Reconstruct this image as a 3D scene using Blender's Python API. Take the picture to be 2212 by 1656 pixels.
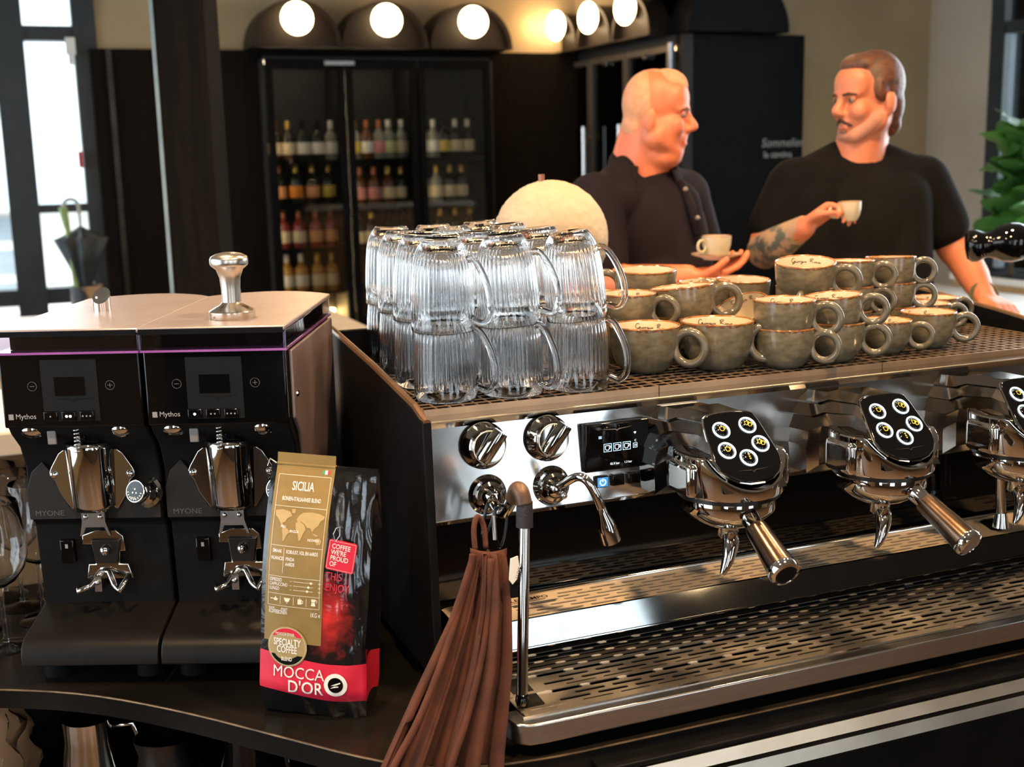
import bpy, bmesh, math, random
from mathutils import Matrix, Vector
PI = math.pi
for o in list(bpy.data.objects):
    bpy.data.objects.remove(o)
S = bpy.context.scene
COL = S.collection
RND = random.Random(7)

# ------------------------------------------------------------ camera, world, lights, exposure
# frame: x runs along the espresso machine, y towards the back wall, z up, metres
cd = bpy.data.cameras.new('camera')
cd.sensor_fit = 'HORIZONTAL'; cd.sensor_width = 36.0; cd.lens = 42.31
cd.clip_start = 0.02; cd.clip_end = 200
cd.dof.use_dof = True; cd.dof.focus_distance = 1.62; cd.dof.aperture_fstop = 5.6
cam = bpy.data.objects.new('camera', cd); COL.objects.link(cam)
cam.matrix_world = Matrix(((0.92601, 0.0912, -0.36633, -0.4564),
                           (-0.37685, 0.16604, -0.91127, -1.4556),
                           (-0.02228, 0.98189, 0.18812, 1.645),
                           (0, 0, 0, 1)))
S.camera = cam
vs = S.view_settings
vs.view_transform = 'Standard'; vs.look = 'None'; vs.gamma = 1.0; vs.use_curve_mapping = False
vs.exposure = 0.22
w = bpy.data.worlds.new('world'); S.world = w; w.use_nodes = True
nt = w.node_tree; nt.nodes.clear()
wo = nt.nodes.new('ShaderNodeOutputWorld'); bg = nt.nodes.new('ShaderNodeBackground')
sk = nt.nodes.new('ShaderNodeTexSky'); sk.sky_type = 'HOSEK_WILKIE'; sk.turbidity = 5.0; sk.ground_albedo = 0.5
sk.sun_direction = Vector((0.75, 0.1, 0.65)).normalized()
mx = nt.nodes.new('ShaderNodeMixRGB'); mx.inputs[0].default_value = 0.72; mx.inputs[2].default_value = (0.86, 0.96, 1.06, 1)
nt.links.new(sk.outputs[0], mx.inputs[1]); nt.links.new(mx.outputs[0], bg.inputs[0])
bg.inputs[1].default_value = 5.0; nt.links.new(bg.outputs[0], wo.inputs[0])
S.cycles.max_bounces = 15; S.cycles.transmission_bounces = 15; S.cycles.glossy_bounces = 5
S.cycles.transparent_max_bounces = 16; S.cycles.diffuse_bounces = 3
S.cycles.sample_clamp_indirect = 6.0; S.cycles.sample_clamp_direct = 0.0
S.cycles.caustics_reflective = False; S.cycles.caustics_refractive = True; S.cycles.blur_glossy = 0.5
S.cycles.use_denoising = True
S.cycles.use_adaptive_sampling = True; S.cycles.adaptive_threshold = 0.045

def area(name, loc, target, sx, sy, power, col):
    l = bpy.data.lights.new(name, 'AREA'); l.shape = 'RECTANGLE'; l.size = sx; l.size_y = sy
    l.energy = power; l.color = col
    o = bpy.data.objects.new(name, l); COL.objects.link(o); o.location = loc
    o.rotation_euler = (Vector(target) - Vector(loc)).to_track_quat('-Z', 'Y').to_euler()
    return o
area('window_daylight_right', (4.15, 1.6, 1.95), (1.0, 0.6, 1.2), 2.6, 1.9, 60, (0.82, 0.93, 1.0))
area('window_daylight_front', (-0.6, -3.05, 1.9), (0.2, 0.3, 1.1), 2.6, 1.6, 8, (0.80, 0.90, 1.0))
area('window_daylight_left', (-3.1, 0.9, 1.95), (0.0, 0.5, 1.2), 4.2, 1.8, 30, (0.84, 0.93, 1.0))
area('door_daylight_back', (-0.75, 5.0, 1.8), (-0.4, 0.0, 1.2), 1.1, 1.9, 15, (0.88, 0.96, 1.0))
CEIL_LAMPS = [(-0.75, -0.75), (0.45, -0.75), (-0.3, 0.45), (0.9, 0.45), (1.5, 0.35), (0.5, 3.4), (2.0, 2.6)]

# ------------------------------------------------------------ helpers
def cw(X, Y, z):
    """point given across / ahead of the viewer in metres -> scene frame"""
    c, s = math.cos(math.radians(21.9)), math.sin(math.radians(21.9))
    return Vector((-0.4564 + X*c + Y*s, -1.4556 - X*s + Y*c, z))
FACE = -math.radians(21.9)

class MB:
    def __init__(s): s.v = []; s.f = []; s.uvs = None
    def add(s, vs_, fs, M=None):
        b = len(s.v)
        for p in vs_:
            p = Vector(p)
            s.v.append(M @ p if M else p)
        for f in fs: s.f.append([b + i for i in f])
        return s
    def box(s, a, b, M=None):
        x0, y0, z0 = a; x1, y1, z1 = b
        return s.add([(x0,y0,z0),(x1,y0,z0),(x1,y1,z0),(x0,y1,z0),(x0,y0,z1),(x1,y0,z1),(x1,y1,z1),(x0,y1,z1)],
                     [(0,3,2,1),(4,5,6,7),(0,1,5,4),(1,2,6,5),(2,3,7,6),(3,0,4,7)], M)
    def lathe(s, prof, n=32, M=None, rib=None):
        vs_ = []; fs = []; idx = []
        for (r, z) in prof:
            if r < 1e-7:
                idx.append([len(vs_)]*n); vs_.append((0,0,z))
            else:
                row = []
                for i in range(n):
                    a = 2*PI*i/n
                    rr = rib(r, z, a) if rib else r
                    row.append(len(vs_)); vs_.append((rr*math.cos(a), rr*math.sin(a), z))
                idx.append(row)
        for k in range(len(prof)-1):
            A, B = idx[k], idx[k+1]
            for i in range(n):
                j = (i+1) % n
                q = [A[i], A[j], B[j], B[i]]
                u = []
                for t in q:
                    if t not in u: u.append(t)
                if len(u) > 2: fs.append(u)
        return s.add(vs_, fs, M)
    def tube(s, pts, r, n=12, closed=False, cap=True, M=None):
        pts = [Vector(p) for p in pts]; m = len(pts)
        rs = r if isinstance(r, (list, tuple)) else [r]*m
        vs_ = []; fs = []
        up = None
        for k in range(m):
            if closed: t = pts[(k+1) % m] - pts[k-1]
            else: t = pts[min(k+1, m-1)] - pts[max(k-1, 0)]
            t.normalize()
            if up is None:
                up = Vector((0,0,1)) if abs(t.z) < .9 else Vector((1,0,0))
            sd = t.cross(up)
            if sd.length < 1e-6: sd = t.orthogonal()
            sd.normalize(); up = sd.cross(t).normalized()
            for i in range(n):
                a = 2*PI*i/n
                vs_.append(pts[k] + (sd*math.cos(a) + up*math.sin(a))*rs[k])
        for k in range(m if closed else m-1):
            k2 = (k+1) % m
            for i in range(n):
                j = (i+1) % n
                fs.append((k*n+i, k*n+j, k2*n+j, k2*n+i))
        if cap and not closed:
            fs.append(tuple(range(n-1, -1, -1))); fs.append(tuple((m-1)*n+i for i in range(n)))
        return s.add(vs_, fs, M)
    def prism(s, poly, h0, h1, M=None):
        n = len(poly)
        vs_ = [(p[0], p[1], h0) for p in poly] + [(p[0], p[1], h1) for p in poly]
        fs = [tuple(range(n-1, -1, -1)), tuple(range(n, 2*n))]
        fs += [(i, (i+1) % n, n+(i+1) % n, n+i) for i in range(n)]
        return s.add(vs_, fs, M)
    def grid(s, fn, nu, nv, M=None, wrap=False):
        vs_ = [fn(i/nu, j/nv) for j in range(nv+1) for i in range(nu+1)]
        fs = [(j*(nu+1)+i, j*(nu+1)+i+1, (j+1)*(nu+1)+i+1, (j+1)*(nu+1)+i) for j in range(nv) for i in range(nu)]
        return s.add(vs_, fs, M)
    def ball(s, c, r, M=None, n=16, m=10):
        r3 = r if isinstance(r, (tuple, list)) else (r, r, r)
        prof = [(math.sin(PI*k/m), -math.cos(PI*k/m)) for k in range(m+1)]
        prof[0] = (0, -1); prof[-1] = (0, 1)
        T = Matrix.Translation(Vector(c)) @ Matrix.Diagonal((r3[0], r3[1], r3[2], 1))
        return s.lathe(prof, n, (M @ T) if M else T)
    def mesh(s, name, weld=0.0):
        me = bpy.data.meshes.new(name); me.from_pydata([tuple(v) for v in s.v], [], s.f); me.validate(); me.update()
        bm = bmesh.new(); bm.from_mesh(me)
        if weld: bmesh.ops.remove_doubles(bm, verts=bm.verts, dist=weld)
        bmesh.ops.recalc_face_normals(bm, faces=bm.faces); bm.to_mesh(me); bm.free()
        return me

def rot(ax, deg): return Matrix.Rotation(math.radians(deg), 4, ax)
def tr(x, y, z): return Matrix.Translation((x, y, z))
def align(p, d, upx=None):
    """matrix taking +z to direction d at p"""
    return Matrix.Translation(Vector(p)) @ Vector(d).to_track_quat('Z', 'Y').to_matrix().to_4x4()

def wm(o):
    M = Matrix.LocRotScale(o.location, o.rotation_euler, o.scale)
    if o.parent: M = wm(o.parent) @ o.matrix_parent_inverse @ M
    return M
def obj(name, mb, mat, parent=None, smooth=None, bevel=0, solid=0, label=None, sub=0, local=False, stuff=False):
    me = mb.mesh(name) if isinstance(mb, MB) else mb
    if mat and not me.materials: me.materials.append(mat)
    o = bpy.data.objects.new(name, me); COL.objects.link(o)
    if parent:
        o.parent = parent
        if not local: o.matrix_parent_inverse = wm(parent).inverted()
    if smooth is not None:
        for p in me.polygons: p.use_smooth = True
        if smooth < 180: me.set_sharp_from_angle(angle=math.radians(smooth))
    if solid:
        m = o.modifiers.new('solid', 'SOLIDIFY'); m.thickness = solid; m.offset = -1
    if bevel:
        m = o.modifiers.new('bevel', 'BEVEL'); m.width = bevel; m.segments = 3; m.limit_method = 'ANGLE'; m.angle_limit = math.radians(40)
        for p in me.polygons: p.use_smooth = True
        me.set_sharp_from_angle(angle=math.radians(40)); m.harden_normals = False
    if sub:
        m = o.modifiers.new('sub', 'SUBSURF'); m.levels = sub; m.render_levels = sub
    if label: o['label'] = label
    if stuff: o['kind'] = 'stuff'
    return o
def thing(name, label, cat, loc=(0,0,0), rz=0.0, group=None, rx=0.0, ry=0.0):
    o = bpy.data.objects.new(name, None); COL.objects.link(o); o.empty_display_size = 0.05
    o.location = loc; o.rotation_euler = (rx, ry, rz)
    o['label'] = label; o['category'] = cat
    if group: o['group'] = group
    return o
def tag(o, label, cat, group=None):
    o['label'] = label; o['category'] = cat
    if group: o['group'] = group
    return o
def struct(o):
    o['kind'] = 'structure'; return o
def dup(root, loc, rot_=None, label=None, group=None, scale=None, skip=()):
    r = root.copy(); COL.objects.link(r); r.location = loc
    if rot_ is not None: r.rotation_euler = rot_
    if scale: r.scale = (scale,)*3 if not isinstance(scale, tuple) else scale
    if label: r['label'] = label
    if group: r['group'] = group
    for ch in list(root.children):
        if ch.name.split('.')[0] in skip: continue
        c = ch.copy(); COL.objects.link(c); c.parent = r
        for g in ch.children:
            d = g.copy(); COL.objects.link(d); d.parent = c
    return r
def text_mesh(s_, size, cond=1.0, align_='LEFT', bold=0.0, shear=0.0, ext=0.0):
    cu = bpy.data.curves.new('txt', 'FONT'); cu.body = s_; cu.size = size; cu.align_x = align_
    cu.offset = bold*size; cu.shear = shear; cu.extrude = ext; cu.resolution_u = 3; cu.space_line = 0.9
    o = bpy.data.objects.new('txt', cu); COL.objects.link(o)
    me = bpy.data.meshes.new_from_object(o.evaluated_get(bpy.context.evaluated_depsgraph_get()))
    bpy.data.objects.remove(o); bpy.data.curves.remove(cu)
    for v in me.vertices: v.co.x *= cond
    return me
def text(name, s_, size, M, mat, parent, cond=1.0, align_='LEFT', bold=0.0, shear=0.0, warp=None):
    me = text_mesh(s_, size, cond, align_, bold, shear)
    for v in me.vertices:
        co = Vector(v.co)
        v.co = warp(co) if warp else M @ co
    me.materials.clear()
    return obj(name, me, mat, parent, local=bool(warp))

# ------------------------------------------------------------ materials
def nmat(name):
    m = bpy.data.materials.new(name); m.use_nodes = True; return m, m.node_tree, m.node_tree.nodes['Principled BSDF']
def mat(name, c, rough=.5, metal=0.0, c2=None, nscale=20, bump=0.0, bscale=60, coat=0.0, spec=.5, sss=0.0, rvar=0.0, stretch=None, lo=.35, hi=.65, sheen=0.0):
    m, t, b = nmat(name)
    b.inputs['Base Color'].default_value = (*c, 1); b.inputs['Roughness'].default_value = rough
    b.inputs['Metallic'].default_value = metal; b.inputs['Coat Weight'].default_value = coat
    b.inputs['Coat Roughness'].default_value = .05
    b.inputs['Specular IOR Level'].default_value = spec
    if sheen: b.inputs['Sheen Weight'].default_value = sheen
    if sss:
        b.inputs['Subsurface Weight'].default_value = sss; b.inputs['Subsurface Radius'].default_value = (.012, .005, .003)
        b.inputs['Subsurface Scale'].default_value = 1.0
    if c2 or bump or rvar:
        tc = t.nodes.new('ShaderNodeTexCoord'); mp = t.nodes.new('ShaderNodeMapping')
        t.links.new(tc.outputs['Object'], mp.inputs[0])
        if stretch: mp.inputs['Scale'].default_value = stretch
        def noise(sc):
            n = t.nodes.new('ShaderNodeTexNoise'); n.inputs['Scale'].default_value = sc; n.inputs['Detail'].default_value = 5
            t.links.new(mp.outputs[0], n.inputs['Vector']); return n
        if c2:
            n = noise(nscale); r = t.nodes.new('ShaderNodeValToRGB')
            r.color_ramp.elements[0].position = lo; r.color_ramp.elements[0].color = (*c, 1)
            r.color_ramp.elements[1].position = hi; r.color_ramp.elements[1].color = (*c2, 1)
            t.links.new(n.outputs['Fac'], r.inputs[0]); t.links.new(r.outputs[0], b.inputs['Base Color'])
        if rvar:
            n = noise(nscale*1.7); mr = t.nodes.new('ShaderNodeMapRange')
            mr.inputs['To Min'].default_value = max(0, rough-rvar); mr.inputs['To Max'].default_value = rough+rvar
            t.links.new(n.outputs['Fac'], mr.inputs[0]); t.links.new(mr.outputs[0], b.inputs['Roughness'])
        if bump:
            n = noise(bscale); bp = t.nodes.new('ShaderNodeBump'); bp.inputs['Strength'].default_value = bump; bp.inputs['Distance'].default_value = .004
            t.links.new(n.outputs['Fac'], bp.inputs['Height']); t.links.new(bp.outputs[0], b.inputs['Normal'])
    return m
def glass(name, c=(1,1,1), rough=0.0, ior=1.47):
    m, t, b = nmat(name)
    b.inputs['Base Color'].default_value = (*c, 1); b.inputs['Roughness'].default_value = rough
    b.inputs['Transmission Weight'].default_value = 1.0; b.inputs['IOR'].default_value = ior
    return m
def pane(name, tint=(.95,.97,.97), refl=1.0):
    m, t, b = nmat(name); t.nodes.remove(b); out = t.nodes['Material Output']
    tp = t.nodes.new('ShaderNodeBsdfTransparent'); tp.inputs[0].default_value = (*tint, 1)
    gl = t.nodes.new('ShaderNodeBsdfGlossy'); gl.inputs['Roughness'].default_value = .02
    fr = t.nodes.new('ShaderNodeFresnel'); fr.inputs[0].default_value = 1.5
    mu = t.nodes.new('ShaderNodeMath'); mu.operation = 'MULTIPLY'; mu.inputs[1].default_value = refl
    mi = t.nodes.new('ShaderNodeMixShader')
    t.links.new(fr.outputs[0], mu.inputs[0]); t.links.new(mu.outputs[0], mi.inputs[0])
    t.links.new(tp.outputs[0], mi.inputs[1]); t.links.new(gl.outputs[0], mi.inputs[2]); t.links.new(mi.outputs[0], out.inputs[0])
    return m
def emit(name, c, s_):
    m, t, b = nmat(name)
    b.inputs['Base Color'].default_value = (*c, 1); b.inputs['Emission Color'].default_value = (*c, 1); b.inputs['Emission Strength'].default_value = s_
    return m
K = {}
K['chrome'] = mat('chrome', (.62,.61,.59), .045, 1.0)
K['steel'] = mat('polished_steel', (.62,.60,.57), .10, 1.0, rvar=.05, nscale=8)
K['brushed'] = mat('brushed_steel', (.50,.48,.46), .26, 1.0, c2=(.42,.41,.40), nscale=30, stretch=(.6,30,30), bump=.05, bscale=90)
K['steel_worn'] = mat('worn_tray_steel', (.74,.66,.55), .34, 1.0, c2=(.60,.52,.42), nscale=9, rvar=.08, bump=.04, bscale=40)
K['black_gloss'] = mat('black_gloss', (.002,.002,.0025), .06, 0, spec=.4, rvar=.02)
K['black_satin'] = mat('black_satin', (.0035,.0035,.004), .45, 0, spec=.09, bump=.04, bscale=300, c2=(.005,.005,.0055), nscale=30)
K['black_matte'] = mat('black_matte', (.004,.004,.004), .65, 0, spec=.07, bump=.06, bscale=260, c2=(.007,.0065,.006), nscale=14)
K['dark_metal'] = mat('dark_metal', (.05,.045,.042), .32, 1.0, c2=(.075,.068,.06), nscale=12)
K['bronze'] = mat('bronze_anodised', (.16,.10,.065), .24, 1.0, c2=(.13,.085,.055), nscale=16, stretch=(20,20,1))
K['glass'] = glass('clear_glass')
K['thin_glass'] = pane('thin_pane')
K['white_print'] = mat('white_print', (.80,.77,.70), .5, c2=(.76,.73,.66), nscale=60)
K['grey_print'] = mat('grey_print', (.26,.25,.24), .5, c2=(.22,.21,.20), nscale=60)

# ------------------------------------------------------------ the room
K['plaster'] = mat('beige_plaster', (.44,.34,.20), .8, c2=(.38,.29,.165), nscale=2.2, bump=.05, bscale=14)
K['plaster_daylit'] = mat('daylit_plaster', (.46,.40,.32), .8, c2=(.40,.345,.275), nscale=2.5, bump=.05, bscale=14)  # beige plaster made greyer for the daylight falling on this wall
K['panel_dark'] = mat('dark_stained_panel', (.007,.0055,.0045), .75, spec=.05, c2=(.011,.008,.006), nscale=5, stretch=(12,12,.8))
K['cab_black'] = mat('black_cabinet', (.003,.003,.0035), .6, spec=.05, c2=(.0045,.0045,.005), nscale=10)
K['hood'] = mat('brown_black_metal', (.010,.007,.005), .45, .1, spec=.2, c2=(.014,.010,.007), nscale=8)
K['frame_steel'] = mat('dark_window_frame', (.020,.028,.032), .45, c2=(.026,.034,.038), nscale=9)
K['floor'] = mat('oak_floor', (.22,.14,.08), .5, c2=(.15,.09,.05), nscale=6, stretch=(1,9,1))
K['ceil'] = mat('ceiling_paint', (.30,.26,.21), .9, c2=(.27,.235,.19), nscale=3)
K['wood_shelf'] = mat('beech_shelf', (.42,.20,.08), .5, c2=(.32,.14,.05), nscale=14, stretch=(6,1,6))
K['inside'] = mat('cabinet_inside', (.012,.011,.010), .6, c2=(.018,.016,.014), nscale=12)
K['brass'] = mat('satin_brass', (.55,.43,.24), .28, 1.0, c2=(.47,.36,.20), nscale=20)
K['globe'] = emit('lamp_globe', (1.0,.72,.40), 11.0)
K['stone_bar'] = mat('pale_stone_top', (.66,.56,.43), .38, c2=(.56,.46,.34), nscale=7, rvar=.06)
K['white_top'] = mat('white_laminate', (.80,.80,.79), .35, c2=(.74,.74,.73), nscale=9)
K['planter'] = mat('tan_planter', (.52,.34,.18), .6, c2=(.45,.28,.14), nscale=8)

struct(obj('floor', MB().box((-3.3,-3.3,-.05), (4.4,5.7,0)), K['floor']))
struct(obj('ceiling', MB().box((-3.3,-3.3,3.1), (4.4,5.7,3.2)), K['ceil']))
struct(obj('wall_left', MB().box((-3.3,-3.3,0),(-3.2,5.7,.30)).box((-3.3,-3.3,2.9),(-3.2,5.7,3.1)).box((-3.3,-3.3,.3),(-3.2,-1.6,2.9)).box((-3.3,5.0,.3),(-3.2,5.7,2.9)), K['plaster']))
wl_ = MB()
for y in (-1.6,-.1,1.4,2.9,4.92): wl_.box((-3.29,y,.3),(-3.21,y+.08,2.9))
w3 = struct(obj('window_3', wl_.box((-3.29,-1.6,2.2),(-3.21,5.0,2.26)), K['frame_steel']))
for a, b in ((-1.52,-.1),(-.02,1.4),(1.48,2.9),(2.98,4.92)): obj('glass_pane', MB().box((-3.255,a,.3),(-3.25,b,2.9)), K['thin_glass'], w3)
K['plaster_dark'] = mat('dark_brown_wall', (.060,.042,.030), .6, c2=(.045,.032,.023), nscale=3)
FW = [(-2.5,-1.55),(-.35,.35),(1.2,2.0)]
wf = MB(); wf.box((-3.2,-3.3,0),(4.3,-3.2,.6)); wf.box((-3.2,-3.3,2.6),(4.3,-3.2,3.1))
for a, b in zip([-3.2]+[q[1] for q in FW], [q[0] for q in FW]+[4.3]): wf.box((a,-3.3,.6),(b,-3.2,2.6))
struct(obj('wall_front', wf, K['plaster_dark']))
wr = MB(); wr.box((4.25,-3.2,0),(4.35,4.0,.92)); wr.box((4.25,-3.2,2.95),(4.35,4.0,3.1))
wr.box((4.25,3.54,.92),(4.35,4.0,2.95)); wr.box((4.25,-3.2,.92),(4.35,.2,2.95))
struct(obj('wall_right', wr, K['plaster_daylit']))
wb = MB(); wb.box((-.06,5.10,2.2),(2.72,5.6,3.1)); wb.box((-3.2,5.10,2.62),(-.06,5.3,3.1)); wb.box((-3.2,5.1,0),(-3.1,5.3,2.62))
struct(obj('wall_back', wb, K['plaster']))
struct(obj('wall_back_right', MB().box((2.62,4.0,2.2),(4.35,4.15,3.1)).box((3.35,4.0,0),(4.35,4.15,2.2)).box((2.62,4.0,2.2),(2.72,5.1,3.1)), K['plaster']))
pn = MB(); pn.box((-.06,5.05,0),(.77,5.30,2.2)); pn.box((2.06,5.05,0),(2.62,5.30,2.2)); pn.box((.77,5.05,2.165),(2.06,5.30,2.2)); pn.box((.77,5.46,0),(2.06,5.6,2.2)); pn.box((.77,5.05,0),(2.06,5.46,.70))
struct(obj('wall_back_panelling', pn, K['panel_dark']))
struct(obj('trim_1', MB().box((.015,5.035,0),(.04,5.05,2.2)), K['dark_metal']))
# glazed entrance at the back left
d = MB()
for x0, x1 in ((-.13,-.02),(-.50,-.36),(-1.72,-1.60),(-3.1,-3.0)): d.box((x0,5.08,0),(x1,5.2,2.62))
dr = struct(obj('door_1', d, K['frame_steel']))
def rail(n, z0, z1, x0=-3.05, x1=-.1): obj(n, MB().box((x0,5.09,z0),(x1,5.19,z1)), K['frame_steel'], dr)
rail('transom', 2.24, 2.31); rail('mid_rail', 1.40, 1.44, -.37, -.1); rail('bottom_rail', .94, 1.02); rail('top_rail', 2.56, 2.64)
obj('glass_pane', MB().box((-.36,5.13,1.02),(-.13,5.14,2.24)), K['thin_glass'], dr)
obj('glass_pane', MB().box((-1.60,5.13,1.02),(-.50,5.14,2.24)), K['thin_glass'], dr)
obj('glass_pane', MB().box((-3.0,5.13,1.02),(-1.72,5.14,2.24)), K['thin_glass'], dr)
obj('glass_pane', MB().box((-3.0,5.13,2.31),(-.13,5.14,2.56)), K['thin_glass'], dr)
obj('door_closer', MB().box((-.17,5.03,2.17),(-.125,5.08,2.25)).tube([(-.15,5.05,2.17),(-.15,5.05,2.12)], .012), K['white_top'], dr)
obj('push_plate', MB().box((-.155,5.03,1.62),(-.135,5.08,1.70)), mat('red_plastic', (.45,.03,.03), .4, c2=(.4,.025,.025)), dr)
# window on the right
wn = MB()
for a, b in ((3.45,3.54),(1.7,1.78),(.2,.3)): wn.box((4.24,a,.92),(4.33,b,2.95))
w2 = struct(obj('window_1', wn, K['frame_steel']))
for n, z0, z1 in (('transom',2.18,2.24),('bottom_rail',.92,1.0),('top_rail',2.88,2.95)):
    obj(n, MB().box((4.25,.2,z0),(4.32,3.54,z1)), K['frame_steel'], w2)
obj('sash_frame', MB().box((4.25,3.41,1.0),(4.31,3.45,2.18)), mat('pale_blue_frame', (.42,.52,.60), .4, c2=(.38,.48,.56)), w2)
for a, b in ((1.78,3.41),(.3,1.7)): obj('glass_pane', MB().box((4.285,a,1.0),(4.292,b,2.18)), K['thin_glass'], w2)
for a, b in ((1.78,3.45),(.3,1.7)): obj('glass_pane', MB().box((4.285,a,2.24),(4.292,b,2.88)), K['thin_glass'], w2)
wn = MB()
for a, b in FW:
    wn.box((a,-3.28,.6),(a+.05,-3.2,2.6)); wn.box((b-.05,-3.28,.6),(b,-3.2,2.6)); wn.box((a,-3.28,1.9),(b,-3.2,1.95))
w2b = struct(obj('window_2', wn, K['frame_steel']))
for a, b in FW: obj('glass_pane', MB().box((a+.05,-3.245,.6),(b-.05,-3.24,2.6)), K['thin_glass'], w2b)
# outside
K['facade'] = mat('white_render', (.80,.79,.76), .8, c2=(.74,.73,.70), nscale=1.2)
K['facade_glass'] = mat('facade_glass', (.30,.34,.37), .15, c2=(.36,.40,.42), nscale=2)
fb = thing('town_building', 'pale building across the street behind the glass door', 'building', (-2.5, 13, 0))
obj('wall', MB().box((-14,13,-.5),(9,14,9)), K['facade'], fb)
obj('shop_front', MB().box((-8,12.86,-.5),(3,13,1.15)), mat('sand_stone', (.80,.74,.66), .8, c2=(.75,.69,.61), nscale=3), fb)
obj('awning', MB().box((-8,12.5,1.15),(3,13,1.28)), mat('grey_blue_fascia', (.62,.70,.74), .6, c2=(.58,.66,.7)), fb)
for wx in (-6.2,-4.2,-2.55,-.9,.8,2.6):
    f_ = obj('window', MB().box((wx,12.9,2.2),(wx+.55,13,3.6)), K['facade_glass'], fb)
    obj('pane_bar', MB().box((wx+.26,12.88,2.2),(wx+.29,12.9,3.6)).box((wx,12.88,2.9),(wx+.55,12.9,2.94)), K['facade'], f_)
for i in range(2):
    for k in range(4):
        obj('window_pane', MB().box((-1.28+i*.5,12.82,-.25+k*.36),(-.93+i*.5,12.86,.0+k*.36)), K['facade_glass'], fb)
tag(obj('street', MB().box((-14,5.7,-.6),(9,13,-.5)), mat('pale_paving', (.78,.77,.75), .8, c2=(.72,.71,.69), nscale=2)), 'pale paved street seen through the glass door', 'street')
# dark pillar with a glass screen on its edge
p = thing('screen_pillar', 'dark brown square pillar with a glass screen edge behind the grinders', 'pillar', cw(-.86,3.25,0), FACE)
M0 = wm(p)
obj('post', MB().box((-.047,0,0),(.082,.16,3.1), M0), K['panel_dark'], p, bevel=.002)
obj('glass_screen', MB().box((-.058,-.004,0),(-.048,.012,3.1), M0), mat('screen_glass_edge', (.20,.28,.32), .12, c2=(.30,.38,.42), nscale=2, stretch=(1,1,4)), p)
# ------------------------------------------------------------ arched lamp niches
def arch(mb, cx, z0, r, y0, y1, n=28, M=None):
    poly = [(cx + r*math.cos(PI*k/n), z0 + r*math.sin(PI*k/n)) for k in range(n+1)]
    R_ = Matrix(((1,0,0,0),(0,0,1,0),(0,1,0,0),(0,0,0,1)))
    mb.prism([(a, b) for a, b in poly], y0, y1, (M @ R_) if M else R_)
def niche(loc, rz, r, h, label, lamp_label, group, lgroup, lamp_dx=0.0):
    t = thing('arched_niche', label, 'niche', loc, rz, group); M = wm(t)
    m = MB(); arch(m, 0, 0, r, .035, .28, M=M); obj('panel', m, K['hood'], t)
    n = 28; m = MB()
    vs_ = []; fs = []
    for k in range(n+1):
        a = PI*k/n
        for rr, yy in ((r+.008,0),(r+.008,.28),(r-.012,.28),(r-.012,0)):
            vs_.append((rr*math.cos(a), yy, rr*math.sin(a)))
    for k in range(n):
        for q in range(4):
            fs.append((k*4+q, k*4+(q+1)%4, (k+1)*4+(q+1)%4, (k+1)*4+q))
    fs += [(0,1,2,3),(n*4+3,n*4+2,n*4+1,n*4)]
    m.add(vs_, fs, M); obj('hood', m, K['hood'], t, smooth=40)
    obj('sill', MB().box((-r-.009,-.01,-.005),(r+.009,.28,0), M), K['hood'], t)
    L = thing('wall_lamp', lamp_label, 'lamp', M @ Vector((lamp_dx, .03, h)), rz, lgroup); ML = wm(L)
    obj('back_plate', MB().lathe([(0,0),(.05,0),(.05,.02),(.0,.02)], 24, ML @ rot('X', 90)), K['brass'], L, smooth=40)
    obj('globe', MB().ball((0,-.055,0), (.083,.045,.083), ML, 24, 14), K['globe'], L, smooth=180)
    obj('finial', MB().ball((0,-.101,0), .006, ML, 8, 6), K['brass'], L)
    l = bpy.data.lights.new('wall_lamp_light', 'POINT'); l.energy = 2.0; l.color = (1.0,.62,.30); l.shadow_soft_size = .08
    o = bpy.data.objects.new('wall_lamp_light', l); COL.objects.link(o); o.parent = L; o.location = (0,-.17,0)
names = ['left', 'middle', 'right']
for i, cx in enumerate((.941, 1.414, 1.896)):
    niche((cx,4.86,2.205), 0, .2265, .135, 'dark arched lamp niche above the %s fridge door' % names[i], 'round glowing wall lamp in the %s niche above the fridge' % names[i], 'lamp niches above the fridge', 'lamps above the fridge')
for i, cy in enumerate((5.04, 4.62, 4.19)):
    nm = ('far', 'middle', 'near')[i]
    niche((2.50,cy,2.205), -PI/2, .20, .145, 'dark arched lamp niche above the %s wine rack door' % nm, 'round glowing wall lamp in the %s niche above the wine rack' % nm, 'lamp niches above the wine rack', 'lamps above the wine rack')
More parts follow.
